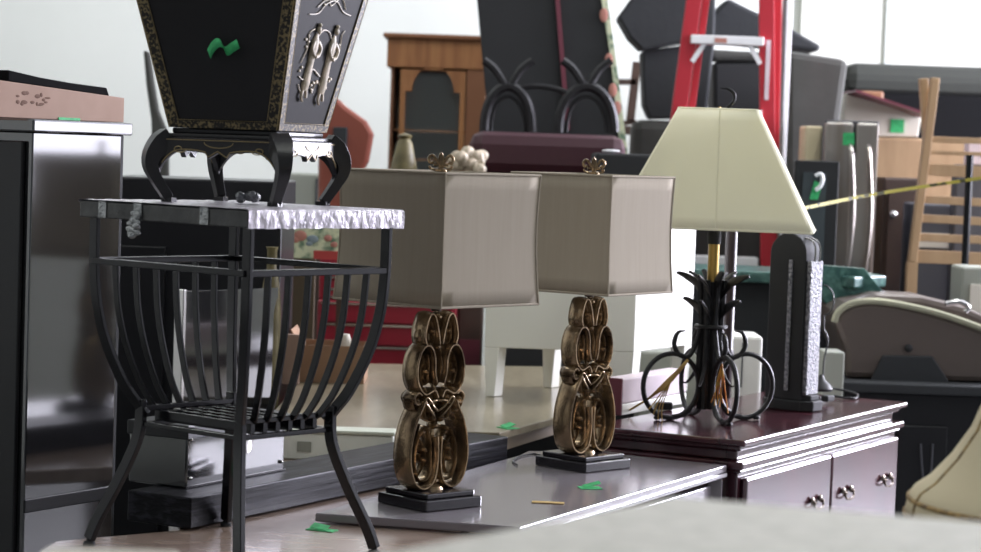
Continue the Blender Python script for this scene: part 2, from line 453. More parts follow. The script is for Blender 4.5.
# shelf slats crossing between the two sides
for k in range(6):
    tt = (k+1)/7
    pa = corner(-1, -1, .63, .953).lerp(corner(1, -1, .63, .953), tt); pb = corner(-1, 1, .63, .953).lerp(corner(1, 1, .63, .953), tt)
    MB().bar([pa, pb], .012, .020, (0, 0, 1)).build('shelf_slat', 'black_metal', t, .001)
# taped top
tp = MB().box(-.003, LX+.002, -.002, LY+.003, TZ-.033, TZ-.0025).build('tabletop', 'wrapped_black', t, .002)
m = MB(); nx_ = 46
# crinkled tape sheet: over the whole top and down the right side
rt = random.Random(11)
prof_t = [(LY+.004, TZ-.004), (LY+.003, TZ), (LY*.66, TZ), (LY*.33, TZ), (0, TZ), (-.004, TZ-.002), (-.005, TZ-.012), (-.0045, TZ-.024), (-.004, TZ-.034)]
for i in range(nx_+1):
    for j, (y_, z_) in enumerate(prof_t):
        jy = rt.uniform(-.0009, .0009) if j >= 5 else 0
        jz = rt.uniform(-.0012, .0006) if j in (0, 8) else rt.uniform(0, .0012) if j < 5 else 0
        m.v.append(Vector((-.005+(LX+.010)*i/nx_, y_+jy-(.001 if j >= 5 else 0), z_+jz)))
k_ = len(prof_t)
for i in range(nx_):
    for j in range(k_-1): m.f.append((i*k_+j, (i+1)*k_+j, (i+1)*k_+j+1, i*k_+j+1))
o = m.build('tape_cover', 'silver_tape', tp, smooth=60); o['label'] = 'wrinkled silver tape over the top and right edge'
# scrap of tape hanging off the left side and wrinkled seams
q = MB()
for k in range(14):
    z = TZ-.02-.004*k*.8; yy = .30+random.uniform(-.012, .012)
    q.ball((-.006-random.random()*.004, yy, z), .004, .009+random.random()*.007, .006)
o = q.build('tape_scrap', 'clear_tape', tp)
q = MB()
for yy, zz in ((.12, 0), (.30, 0), (.40, 0)):
    MB().box(-.0052, -.0042, yy-.02, yy+.002, TZ-.032, TZ-.001).build('tape_seam', 'clear_tape', tp)
# crumpled foil on the top
fo = MB(); fp = pz(248, 199, TZ+.01)
for k in range(9):
    fo.ball((random.uniform(-.02, .02), random.uniform(-.015, .015), .009+random.uniform(0, .009)), .010, .009, .008, 7)
o = fo.build('crumpled_tape', 'clear_tape', smooth=0); o.location = (fp.x, fp.y, TZ)
tag(o, 'crumpled ball of silver tape on the side table beneath the urn stand', 'tape')

# ================================================================== URN STAND + URN
UTH = radians(70.5); US = .262
UC = pY(247, 200, 4.44)
FS = Vector((UC.x, UC.y, 0)) - Matrix.Rotation(UTH, 3, 'Z') @ Vector((US/2, US/2, 0))
t = thing('urn_stand', 'black lacquer stand with four curved legs and gold lines under the urn', 'stand', (FS.x, FS.y, TZ+.001), UTH)
cc = US/2; SH = .143; ZK = .011
def leg_profile(sx, sy):
    # cabriole: bulges out below the top, tucks in, foot turns inward
    out = [(.124, .95), (.110, 1.05), (.090, 1.14), (.068, 1.16), (.044, 1.09), (.024, 1.01), (.010, .95), (.006, .93)]
    rad = [.026, .028, .022, .0175, .0145, .0135, .013, .012]
    P = [Vector((cc+sx*(cc-.012)*s, cc+sy*(cc-.012)*s, z)) for z, s in out]
    P = crom(P, 4); R = []
    for i in range(len(rad)-1):
        for k in range(4): R.append(rad[i]+(rad[i+1]-rad[i])*k/4)
    R.append(rad[-1]); return P, R
for sx, sy in cs:
    P, R = leg_profile(sx, sy)
    m = MB(); m.tube(P, R, 4, up=(sx, -sy, 0))
    # foot toe
    e = Vector((cc+sx*(cc-.012)*.93, cc+sy*(cc-.012)*.93, 0))
    m.box(e.x-.011, e.x+.011, e.y-.011, e.y+.011, 0, .008)
    leg = m.build('leg', 'lacquer', t, .002)
    g = MB()
    for dxy in ((-sy, 0), (0, -sx)):
        pass
# apron with scalloped lower edge on each side
def scallop(L, zt):
    k_ = .010
    pts = [(0, zt), (L, zt)]
    n = 40; low = []
    for i in range(n+1):
        x = i/n
        # cupid's bow: high arches at both sides, dropped shoulders, small point in the middle
        y = .084 + .014*abs(sin(2*pi*x))**.6
        if abs(x-.5) < .08: y = .084 + .012*(1-abs(x-.5)/.08)
        e = min(x, 1-x)
        if e < .2: y = .034 + (y-.034)*sqrt(max(0, 1-(1-e/.2)**2))
        low.append((L*x, y))
    return pts + low[::-1], low
faces = [((0, 0), (1, 0), (0, -1)), ((US, 0), (0, 1), (1, 0)), ((US, US), (-1, 0), (0, 1)), ((0, US), (0, -1), (-1, 0))]
for (ox, oy), (ux, uy), (nx, ny) in faces:
    poly, low = scallop(US-.004, .122)
    origin = Vector((ox-nx*.008+ux*.002, oy-ny*.008+uy*.002, 0))
    ap = MB().plate(poly, origin, (ux, uy, 0), (0, 0, 1), .010).build('apron', 'lacquer', t)
    g = MB()
    off = Vector((nx, ny, 0))*.0108
    g.tube([origin+Vector((ux, uy, 0))*a+Vector((0, 0, b+.003))+off for a, b in low[2:-2]], .0012, 5)
    g.tube([origin+off+Vector((ux, uy, 0))*a+Vector((0, 0, .119)) for a in (.0, US-.004)], .001, 5)
    for sgn in (-1, 1):   # small painted scrolls
        pts = []
        for k in range(20):
            q_ = k/19; a_ = q_*2.3*pi; r_ = .017*(1-q_*.8)
            pts.append(origin+off+Vector((ux, uy, 0))*(US/2+sgn*(.082-r_*cos(a_)*.9))+Vector((0, 0, .106-r_*.5*sin(a_)-.004)))
        g.tube(pts, .0011, 5)
    pts = [origin+off+Vector((ux, uy, 0))*(US/2+.03*cos(pi*k/10))+Vector((0, 0, .115-.010*sin(pi*k/10))) for k in range(11)]
    g.tube(pts, .001, 5)
    g.build('gold_line', 'gold_line', ap)
MB().box(.006, US-.006, .006, US-.006, .122, .131).build('top_plate', 'lacquer', t, .003)
MB().box(.022, US-.022, .022, US-.022, .131, .1415).build('urn_seat', 'lacquer', t, .003)

# urn
UZ = TZ+.001+.142
ctr = Vector((FS.x, FS.y, 0)) + Matrix.Rotation(UTH, 3, 'Z') @ Vector((cc, cc, 0))
t = thing('urn_planter', 'tall tapered black lacquer urn with gold lattice borders and carved figures', 'urn', (ctr.x, ctr.y, UZ), UTH)
UH = .40; b0 = .112; b1 = .196   # half sizes bottom/top
def half(z): return b0+(b1-b0)*z/UH
body = MB()
n0 = 0
outer = [(b0, 0), (b1, UH), (b1-.012, UH), (b0-.010, .012)]
for hv, z in outer:
    body.v += [Vector((-hv, -hv, z)), Vector((hv, -hv, z)), Vector((hv, hv, z)), Vector((-hv, hv, z))]
body.f.append((3, 2, 1, 0))
for r_ in range(3):
    for i in range(4):
        j = (i+1) % 4; body.f.append((r_*4+i, r_*4+j, (r_+1)*4+j, (r_+1)*4+i))
body.f.append((12, 13, 14, 15))
body.build('body', 'lacquer_matt', t, .002)
def uface(fi, a, z, off=0):
    """point on urn face fi at sideways fraction a (-1..1 of half width) and height z"""
    h = half(z)
    base = [Vector((a*h, -h-off, z)), Vector((h+off, a*h, z)), Vector((-a*h, h+off, z)), Vector((-h-off, -a*h, z))]
    return base[fi]
def strip(mb, fi, q4, t_=.0025):
    """raised quad strip on face: q4 list of (a, z)"""
    lo = [uface(fi, a, z, -.001) for a, z in q4]; hi = [uface(fi, a, z, t_) for a, z in q4]
    n = len(mb.v); mb.v += lo+hi
    mb.f += [(n, n+1, n+2, n+3), (n+4, n+5, n+6, n+7)]
    for i in range(4): mb.f.append((n+i, n+(i+1) % 4, n+4+(i+1) % 4, n+4+i))
for fi in range(4):
    m = MB(); bw = .021
    for z0, z1 in ((.0, .013), (UH-.02, UH)): strip(m, fi, [(-1, z0), (1, z0), (1, z1), (-1, z1)])
    for sg in (-1, 1):
        strip(m, fi, [(sg*1.0, .013), (sg*1.0, UH-.02), (sg*(1-bw/half(UH)), UH-.02), (sg*(1-bw/half(0)), .013)], .0022)
    m.build('lattice_border', 'gold_lattice', t)
    g = MB(); e0, e1 = 1-(bw+.001)/half(0), 1-(bw+.001)/half(UH)
    g.tube([uface(fi, -e0, .015, .002), uface(fi, e0, .015, .002), uface(fi, e1, UH-.022, .002), uface(fi, -e1, UH-.022, .002)], .0009, 5, closed=True)
    for s2 in (-1, 1): g.tube([uface(fi, s2*.995, .0, .002), uface(fi, s2*.995, UH, .002)], .001, 5)
    g.build('gold_line', 'gold_line', t)
# carved figures on the near right face: local face index 0 (y = -half)
def fig(a, z0, h, lean):
    m = MB(); fi = 0
    def P(da, z, off): 
        q = uface(fi, 0, z, off); return Vector((a+da, q.y, z))
    # robe, torso, head, sleeves
    rings = [(0, .010), (.10, .013), (.25, .011), (.45, .0095), (.60, .011), (.75, .012), (.84, .006), (.88, .004)]
    m.tube([P(lean*k_, z0+h*k_, .002) for k_, r_ in rings], [r_ for k_, r_ in rings], 10, ry=[r_*.55 for k_, r_ in rings], up=(0, 1, 0))
    m.ball(P(lean, z0+h*.94, .004), .0065, .005, .008)
    m.ball(P(lean, z0+h*1.01, .004), .005, .004, .004)
    m.tube(crom([P(lean*.8+.008, z0+h*.76, .004), P(lean+.018, z0+h*.66, .007), P(lean+.012, z0+h*.55, .008), P(.004, z0+h*.52, .009)], 4), .0038, 6)
    m.tube(crom([P(lean*.8-.008, z0+h*.76, .004), P(lean-.016, z0+h*.64, .006), P(lean-.006, z0+h*.54, .008)], 4), .0036, 6)
    m.tube(crom([P(-.008, z0, .004), P(-.012, z0-.012, .005), P(-.002, z0-.02, .004)], 3), .003, 6)
    m.tube(crom([P(.006, z0, .004), P(.010, z0-.014, .005)], 3), .003, 6)
    m.build('carved_figure', 'soapstone', t)
fig(-.040, .078, .122, .006); fig(.040, .074, .128, .008)
g = MB()
def L_(a, z):
    z += .028
    q = uface(0, 0, z, .002); return Vector((a, q.y, z))
for pts in ([(-.09, .19), (-.05, .195), (-.02, .215), (.02, .222), (.06, .205), (.1, .200)], [(-.06, .205), (-.02, .225), (.0, .212), (.04, .23), (.07, .21)],
            [(-.03, .15), (-.01, .165), (.02, .162), (.038, .148)], [(-.08, .10), (-.065, .13), (-.07, .155), (-.05, .165)], [(.07, .11), (.085, .13), (.08, .16), (.09, .17)],
            [(-.075, .075), (-.05, .07), (-.02, .09), (.0, .085), (.02, .078)], [(-.07, .06), (-.05, .045), (-.03, .055)], [(.0, .05), (.01, .07), (.03, .06)]):
    g.tube(crom([L_(a, z) for a, z in pts], 6), .0013, 5)
for k in range(26):
    a, z = random.choice([(-.07, .09), (-.07, .14), (.075, .13), (0, .075), (.07, .07), (.0, .055), (-.03, .22)])
    g.ball(L_(a+random.uniform(-.012, .012), z+random.uniform(-.012, .012)), .004, .002, .003, 6)
g.build('carved_landscape', 'soapstone', t)
# green tag on the left face (face 3 = -x)
m = MB()
def G(a, z, off):
    p = uface(3, 0, z, off); return Vector((p.x, a, z))
# folded strip, curling away
pth = [(.036, .136, .003), (.028, .146, .006), (.014, .156, .012), (.002, .155, .016), (-.002, .142, .008), (-.016, .150, .006), (-.028, .156, .008)]
pts = crom([G(a-.015, z+.01, o_) for a, z, o_ in pth], 5)
dn = Vector((0, -.45, -1)).normalized()*.018
for i in range(len(pts)-1):
    m.quad([pts[i], pts[i+1], pts[i+1]+dn, pts[i]+dn])
o = m.build('price_tag', 'green_tag', t, solid=.0006); o['label'] = 'folded bright green paper price tag'

# ================================================================== SCROLLWORK LAMPS
def scroll_lamp(C0, th, label_, shade_th, shade_s, shade_h, z_top, lo, plinth_s, shade_c=None):
    t = thing('table_lamp', label_, 'lamp', (C0.x, C0.y, ZD+.0005), th, 'scrollwork table lamps')
    H = z_top-ZD
    ps = plinth_s/2
    p1 = MB().box(-ps, ps, -ps, ps, 0, .024).build('plinth', 'plinth', t, .003)
    MB().box(-ps*.86, ps*.86, -ps*.86, ps*.86, .024, .036).build('plinth_step', 'plinth', p1, .003)
    # scroll body in local plane x-z, depth along y
    zb = .036; BH = lo            # body height
    def cur(pts, wd=.0065, dp=.024, n=6, closed=False, y=0, tap=False):
        P = crom([(x, y, zb+z*BH) for x, z in pts], n, closed)
        k = len(P)
        if tap:
            R = [wd*(1-.55*abs(2*i/(k-1)-1)**2) for i in range(k)]; D = [dp*(1-.35*abs(2*i/(k-1)-1)**3) for i in range(k)]
        else: R = wd; D = dp
        return P, R, D
    m = MB()
    def add(pts, wd=.0065, dp=.022, closed=False, tap=False, mirror=True):
        for sg in ((-1, 1) if mirror else (1,)):
            P, R, D = cur([(sg*x, z) for x, z in pts], wd, dp, 6, closed, 0, tap)
            R = [r_*.86 for r_ in R] if isinstance(R, list) else R*.86
            m.tube(P, R, 10, ry=D, up=(0, 1, 0), closed=closed)
            if wd >= .0055:      # raised ridges along both edges of the thick scrolls
                for e in (-1, 1):
                    n_ = len(P); q_ = [p_+Vector((0, e*(D[i_] if isinstance(D, list) else D)*.93, 0)) for i_, p_ in enumerate(P)]
                    m.tube(q_, .0030, 6, closed=closed)
    # bottom teardrops
    add([(.006, .30), (.004, .16), (.014, .05), (.040, .012), (.066, .05), (.080, .16), (.078, .28), (.066, .39), (.050, .47), (.046, .50)], .008, .028)
    add([(.012, .10), (.026, .055), (.046, .06), (.058, .14), (.056, .24), (.044, .32), (.028, .34), (.016, .27), (.014, .18)], .0045, .018, True)
    add([(.040, .08), (.030, .14), (.034, .20), (.042, .19), (.038, .15)], .0035, .012, tap=True)
    add([(.050, .26), (.036, .27), (.030, .22), (.038, .21)], .0035, .012, tap=True)
    # waist curls
    add([(.0, .36), (.014, .44), (.030, .48), (.036, .43), (.026, .40), (.018, .43)], .005, .018, tap=True)
    add([(.046, .50), (.062, .485), (.070, .52), (.060, .55), (.050, .535)], .006, .022)
    add([(.050, .44), (.066, .46), (.072, .50)], .005, .018)
    # middle loops
    add([(.006, .52), (.016, .56), (.042, .54), (.062, .60), (.066, .69), (.058, .77), (.044, .81), (.028, .80), (.018, .74), (.016, .66), (.010, .60)], .007, .024)
    add([(.030, .60), (.046, .60), (.052, .68), (.044, .75), (.032, .76), (.026, .70), (.028, .64)], .0042, .016, True)
    add([(.038, .64), (.034, .68), (.038, .71), (.043, .69)], .003, .012)
    add([(.0, .58), (.008, .64), (.010, .72), (.0, .80)], .005, .016, tap=True)
    # top loops
    add([(.004, .82), (.010, .90), (.020, .975), (.032, .985), (.042, .93), (.046, .86), (.040, .81)], .0065, .022)
    add([(.014, .84), (.018, .91), (.026, .95), (.033, .91), (.034, .85), (.024, .82)], .004, .015, True)
    add([(.046, .83), (.052, .86), (.048, .90)], .0045, .012)
    # leaf cluster at the waist, berries, outer ribs
    add([(.0, .44), (.016, .47), (.034, .52), (.040, .50), (.026, .455), (.006, .40)], .006, .024, tap=True)
    add([(.0, .50), (.018, .50), (.034, .47)], .006, .022, tap=True)
    add([(.066, .10), (.074, .18), (.072, .28), (.060, .38)], .003, .031)
    add([(.052, .58), (.060, .66), (.056, .74)], .003, .027)
    add([(.022, .13), (.030, .22), (.046, .29), (.054, .22)], .0035, .012, tap=True)
    add([(.020, .63), (.030, .60), (.040, .64), (.036, .70)], .0032, .012, tap=True)
    for sg in (-1, 1):
        for x_, z_, r_ in ((.034, .225, .008), (.036, .17, .007), (.038, .665, .007), (.040, .56, .008), (.022, .89, .006), (.060, .50, .010), (.012, .40, .009), (.050, .44, .008), (.024, .52, .008), (.026, .34, .007)):
            m.ball((sg*x_, 0, zb+z_*BH), r_, .026, r_*1.1, 8)
    o = m.build('scroll_body', 'bronze', t, smooth=60)
    m = MB(); m.tube([(0, 0, zb), (0, 0, zb+BH*.3), (0, 0, zb+BH*.6), (0, 0, zb+BH*1.0)], [.009, .005, .006, .005], 10)
    for z in (.36, .52, .80, .97): m.ball((0, 0, zb+z*BH), .009, .018, .010)
    m.lathe([(.030, zb), (.028, zb+.006), (.016, zb+.012), (.010, zb+.02)], (0, 0, 0), 16)
    for z in (.05, .12): m.ball((0, 0, zb+z*BH), .011, .024, .010)
    m.build('stem', 'bronze', o)
    # harp rod up to finial
    MB().tube([(0, 0, zb+BH), (0, 0, H+.004)], .0035, 8).lathe([(.011, zb+BH), (.012, zb+BH+.03), (.006, zb+BH+.036)], (0, 0, 0), 14).build('rod', 'bronze_dark', t)
    # shade in its own rotation
    r = shade_th-th; R2 = Matrix.Rotation(r, 3, 'Z'); h2 = shade_s/2
    zt, zl = H, H-shade_h
    def ring(z, f, off=0):
        out = []
        for k in range(4):
            a = [(-1, -1), (1, -1), (1, 1), (-1, 1)][k]; b = [(-1, -1), (1, -1), (1, 1), (-1, 1)][(k+1) % 4]
            for i in range(8):
                q = i/8; x = a[0]+(b[0]-a[0])*q; y = a[1]+(b[1]-a[1])*q
                out.append(R2 @ Vector((x*(h2*f+off), y*(h2*f+off), z)))
        return out
    m = MB(); nz = 8
    for i in range(nz+1):
        q = i/nz; f = 1.0 - .035*sin(pi*q) + .022*(1-q)
        m.v += ring(zl+(zt-zl)*q, f)
    for i in range(nz):
        for k in range(32): l = (k+1) % 32; m.f.append((i*32+k, i*32+l, (i+1)*32+l, (i+1)*32+k))
    sh = m.build('shade', 'linen', t, smooth=30, solid=.003)
    pp = MB()
    pp.tube(ring(zt, 1.0, .001), .0028, 6, closed=True); pp.tube(ring(zl, 1.022, .001), .0028, 6, closed=True)
    for k in range(0, 32, 8):
        pts = []
        for i in range(nz+1):
            q = i/nz; f = 1.0 - .035*sin(pi*q) + .022*(1-q); pts.append(ring(zl+(zt-zl)*q, f, .001)[k])
        pp.tube(pts, .0024, 6)
    pp.build('piping', 'linen', sh)
    sp = MB()
    for k in (0, 8, 16, 24):
        sp.tube([ring(zt-.012, .99)[k], Vector((0, 0, zt-.006))], .0018, 6)
    sp.build('spider', 'bronze_dark', sh)
    # fleur-de-lis finial
    f = MB(); z0 = H+.002
    f.lathe([(.004, z0-.004), (.014, z0), (.014, z0+.005), (.005, z0+.008)], (0, 0, 0), 14)
    f.tube(crom([(0, 0, z0+.004), (0, 0, z0+.015), (0, 0, z0+.028), (0, 0, z0+.042)], 3), [.004, .005, .006, .007, .0085, .0085, .007, .006, .004, .001], 8, ry=[.004]*10, up=(0, 1, 0))
    for sg in (-1, 1):
        f.tube(crom([(0, 0, z0+.008), (sg*.008, 0, z0+.022), (sg*.018, 0, z0+.034), (sg*.026, 0, z0+.028), (sg*.023, 0, z0+.018), (sg*.016, 0, z0+.020)], 4), .0035, 7)
        f.tube(crom([(0, 0, z0+.008), (sg*.012, 0, z0+.004), (sg*.022, 0, z0+.006), (sg*.024, 0, z0+.012)], 4), .003, 7)
    f.tube([(-.016, 0, z0+.014), (.016, 0, z0+.014)], .0035, 7)
    fo = f.build('finial', 'bronze', t); fo.rotation_euler = (0, 0, -th+radians(8))
    return t
p1c = pz(425, 513, ZD); S1 = .158; T1 = radians(45)
C1 = p1c + Vector((cos(T1)-sin(T1), sin(T1)+cos(T1), 0))*S1/2
p2c = pz(598, 474, ZD); S2 = .165; T2 = radians(58)
C2 = p2c + Vector((cos(T2)-sin(T2), sin(T2)+cos(T2), 0))*S2/2 - Vector((.006, 0, 0))
Y1 = C1.y-.195
zt1 = pY(439.6, 173.5, Y1).z; zb1 = pY(436, 307.5, Y1).z
Y2 = C2.y-.195
zt2 = pY(610, 176.5, Y2).z; zb2 = pY(606.7, 295.6, Y2).z
C1 = C1 + Vector((.006, 0, 0))
scroll_lamp(C1, T1-radians(2), 'bronze scrollwork lamp with grey square shade, nearer and left of the pair', radians(49), .300, zt1-zb1, zt1, (pY(430, 311, C1.y).z-ZD-.036), S1)
scroll_lamp(C2, T2-radians(12), 'bronze scrollwork lamp with pinkish lit square shade, right of the pair', radians(55), .284, zt2-zb2, zt2, (pY(590, 297, C2.y).z-ZD-.036), S2)

# ================================================================== DRESSER
ZR = .785
rC = pz(745, 441, ZR); rE = pz(908, 402, ZR)
DTH = math.atan2(rE.y-rC.y, rE.x-rC.x); DL = (rE-rC).length; DD = .44
t = thing('dresser', 'dark cherry dresser with brass pulls carrying the iron lamp and arched lantern', 'dresser', (rC.x, rC.y, 0), DTH)
o_ = .028
MB().box(0, DL, 0, DD, ZR-.016, ZR).build('top', 'cherry', t, .005)
MB().box(o_-.008, DL-o_+.008, o_-.008, DD-.004, ZR-.030, ZR-.0165).box(o_+.006, DL-o_-.006, o_+.006, DD-.006, ZR-.056, ZR-.030).build('cornice', 'cherry', t, .004)
MB().box(.006, DL-.006, .006, DD-.004, ZR-.076, ZR-.056).box(.016, DL-.016, .016, DD-.006, ZR-.086, ZR-.076).build('moulding', 'cherry', t, .006)
MB().box(o_, DL-o_, o_, DD-.006, .06, ZR-.086).build('carcass', 'cherry', t, .003)
MB().box(.01, DL-.01, .01, DD-.006, 0, .06).build('plinth', 'cherry_dark', t, .004)
def bail(parent, x, y, z):
    m = MB()
    for s in (-1, 1):
        m.ball((x+s*.030, y-.006, z+.006), .009, .006, .011, 8)
        m.ball((x+s*.030, y-.010, z+.001), .005, .008, .005, 8)
    m.tube(crom([(x-.030, y-.012, z), (x-.031, y-.014, z-.012), (x-.013, y-.015, z-.018), (x+.013, y-.015, z-.018), (x+.031, y-.014, z-.012), (x+.030, y-.012, z)], 4), .0034, 7)
    m.plate([(-.012, 0), (0, -.012), (.012, 0), (0, .010)], (x, y-.001, z-.002), (1, 0, 0), (0, 0, 1), .003)
    return m.build('pull', 'antique_brass', parent)
gap = DL*.525
for (a, b) in ((o_+.02, gap-.004), (gap+.004, DL-o_-.012)):
    for z0, z1 in ((.42, ZR-.10), (.24, .41), (.08, .23)):
        d = MB().box(a, b, o_-.018, o_-.001, z0, z1).build('drawer', 'cherry', t, .007)
        wd = b-a
        for q in (.2, .8):
            bail(d, a+wd*q, o_-.018, (z0+z1)/2+.018)

# ---- things on the dresser
def onD(px, py): return pz(px, py, ZR)
# iron lamp
ic = onD(707, 420)
t = thing('iron_lamp', 'black wrought iron table lamp with hoop feet and wide cream shade', 'lamp', (ic.x, ic.y, ZR+.001), radians(18))
Yi = ic.y
def zi(px, py): return pY(px, py, Yi).z-ZR
for k in range(4):
    a = pi/2*k; d = Vector((cos(a), sin(a), 0))
    m = MB(); R_ = .086; cx_ = .108; cz_ = .091
    pts = []
    # stem descends, sweeps into hoop and ends
    for i in range(40):
        q = -pi*0.5*1.15+2*pi*i/40
        pts.append(d*(cx_+R_*.92*cos(q))+Vector((0, 0, cz_+R_*sin(q))))
    m.tube(pts, .0068, 8, closed=True)
    m.tube(crom([d*.012+Vector((0, 0, .34)), d*.014+Vector((0, 0, .20)), d*.022+Vector((0, 0, .09)), d*.055+Vector((0, 0, .022)), d*.10+Vector((0, 0, .008))], 6), .0066, 8)
    # small foot
    f = d*.135
    m.tube([f+Vector((0, 0, .016)), f+d*.008+Vector((0, 0, .004))], [.006, .008], 8)
    m.ball(f+d*.010+Vector((0, 0, .0055)), .009, .009, .006)
    m.build('hoop_foot', 'iron', t)
    # hook above the hoop: C curl and tail
    m = MB()
    m.tube(crom([d*.014+Vector((0, 0, .30)), d*.030+Vector((0, 0, .24)), d*.055+Vector((0, 0, .175)), d*.085+Vector((0, 0, .172)), d*.103+Vector((0, 0, .20)), d*.094+Vector((0, 0, .232)), d*.072+Vector((0, 0, .238))], 6),
           [.0065]*28+[.006, .0055, .005, .0045, .004, .003, .0025, .002, .0015], 8)
    m.build('curl', 'iron', t)
    m = MB(); a2 = a+pi/4; d2 = Vector((cos(a2), sin(a2), 0))
    m.tube(crom([d2*.012+Vector((0, 0, .26)), d2*.030+Vector((0, 0, .20)), d2*.034+Vector((0, 0, .14)), d2*.060+Vector((0, 0, .098)), d2*.075+Vector((0, 0, .096))], 6),
           [.006]*14+[.0055, .005, .0045, .004, .0035, .003, .0025, .002, .002, .0015, .001], 8)
    m.build('tendril', 'iron', t)
    # leaves
    m = MB()
    for dd, zt_, rr, zz in ((d2, .385, .104, .25), (d, .392, .070, .28), (d2, .318, .082, .20)):
        P = crom([dd*.012+Vector((0, 0, zz)), dd*.016+Vector((0, 0, zz+.06)), dd*(rr*.42)+Vector((0, 0, zt_-.025)), dd*(rr*.75)+Vector((0, 0, zt_-.004)), dd*rr+Vector((0, 0, zt_+.004))], 5)
        k_ = len(P); W = [.005+.013*sin(pi*min(1, i/(k_-1)*1.05)) if i < k_-1 else .001 for i in range(k_)]
        m.tube(P, W, 8, ry=[.004]*k_)
    m.build('leaf', 'iron', t)
m = MB()
m.tube([(0, 0, .03), (0, 0, .25), (0, 0, .37)], [.024, .026, .034], 8)
for k in range(8):
    a = pi/4*k; m.tube([(.024*cos(a), .024*sin(a), .03), (.025*cos(a), .025*sin(a), .22), (.034*cos(a), .034*sin(a), .375)], .0085, 6)
m.tube([(.040*cos(2*pi*k/20), .040*sin(2*pi*k/20), .25) for k in range(20)], .006, 8, closed=True)
m.build('column', 'iron', t)
MB().tube([(0, 0, .37), (0, 0, .47)], .015, 14).build('candle_tube', 'brass', t)
MB().tube([(0, 0, .47), (0, 0, .53)], .018, 14).build('socket', 'black_matte', t)
MB().tube([(0, 0, .53), (0, 0, .835)], .003, 8).build('harp', 'brass', t)
# shade: oblong pyramid
zb_ = zi(712, 228); zt_ = zi(718, 110)
sa = radians(-9)-radians(18); R2 = Matrix.Rotation(sa+radians(0), 3, 'Z')
m = MB(); N = 10
offc = Vector((.012, 0, 0))
for i in range(N+1):
    q = i/N; hx = .262+(.104-.262)*q; hy = .17+(.07-.17)*q; z = zb_+(zt_-zb_)*q
    c = .006
    for (x, y) in ((-hx+c, -hy), (hx-c, -hy), (hx, -hy+c), (hx, hy-c), (hx-c, hy), (-hx+c, hy), (-hx, hy-c), (-hx, -hy+c)):
        m.v.append(R2 @ (Vector((x, y, z)))+offc*0)
for i in range(N):
    for k in range(8): l = (k+1) % 8; m.f.append((i*8+k, i*8+l, (i+1)*8+l, (i+1)*8+k))
sh = m.build('shade', 'cream_shade', t, smooth=20, solid=.003)
rim = MB()
for q in (0, 1):
    rim.tube([m.v[(0 if q == 0 else N)*8+k] for k in range(8)], .003, 6, closed=True)
rim.tube([R2 @ Vector((.012, -.1705, zb_)), R2 @ Vector((.006, -.0705, zt_))], .0018, 5)
rim.build('trim', 'cream_shade', sh)
sp = MB()
for k in range(4):
    a = [(-.104, -.07), (.104, -.07), (.104, .07), (-.104, .07)][k]
    sp.tube([R2 @ Vector((a[0], a[1], zt_-.008)), Vector((0, 0, zt_-.004))], .0018, 6)
sp.build('spider', 'brass', sh)
hk = MB(); hz = zt_
hk.tube(crom([(.002, 0, hz-.003), (.020, 0, hz+.006), (.037, 0, hz+.024), (.037, 0, hz+.044), (.020, 0, hz+.056), (.002, 0, hz+.056)], 5), [.003]+[.005]*14+[.0048]*5+[.004, .0035, .003, .0025, .002, .0015], 8)
o = hk.build('finial', 'iron', t); o.rotation_euler = (0, 0, -radians(18))

# arched lantern
lc = onD(789, 409)
t = thing('arched_lantern', 'black arched lantern with seeded glass strips standing on dresser right end', 'lantern', (lc.x, lc.y, ZR+.001), -radians(38))
Yl = lc.y
lh = pY(795, 233, Yl).z-ZR
# body is an upright arch plate; local x along width
W2 = .058; dp = .040
def arch(w2, z0, z1, n=14):
    pts = [(-w2, z0), (w2, z0)]
    for i in range(n+1):
        a = pi*i/n; pts.append((w2*cos(a), z1-w2+w2*sin(a)))
    return pts
m = MB(); m.plate(arch(W2, .03, lh), (0, dp, 0), (1, 0, 0), (0, 0, 1), 2*dp)
o = m.build('body', 'black_matte', t, .003)
MB().plate([(.006, .055), (.018, .055), (.018, lh-.075), (.006, lh-.075)], (.0, -dp, 0), (1, 0, 0), (0, 0, 1), .006).build('glass_strip', 'seed_glass', t, .002)
m = MB(); m.box(W2, W2+.014, -.034, .034, .045, lh-.075)
g_ = m.build('glass_panel', 'seed_glass', t, .004); g_['label'] = 'bubbled glass panel on the right flank'
m = MB()
for yy in (-.012, .014):
    m.tube(crom([(W2+.012, yy, lh-.078), (W2+.013, yy, lh-.045), (W2+.004, yy, lh-.022), (W2-.02, yy, lh-.012)], 5), .003, 6)
m.build('wire_loop', 'chrome', t)
MB().prism([(-.075, -.022), (-.05, -.045), (.06, -.045), (.09, -.022), (.09, .03), (.06, .045), (-.05, .045), (-.075, .03)], 0, .03).build('base', 'black_matte', t, .004)
MB().prism([(-.066, -.018), (-.046, -.036), (.056, -.036), (.080, -.018), (.080, .026), (.056, .036), (-.046, .036), (-.066, .026)], .03, .045).build('base_step', 'black_matte', t, .003)

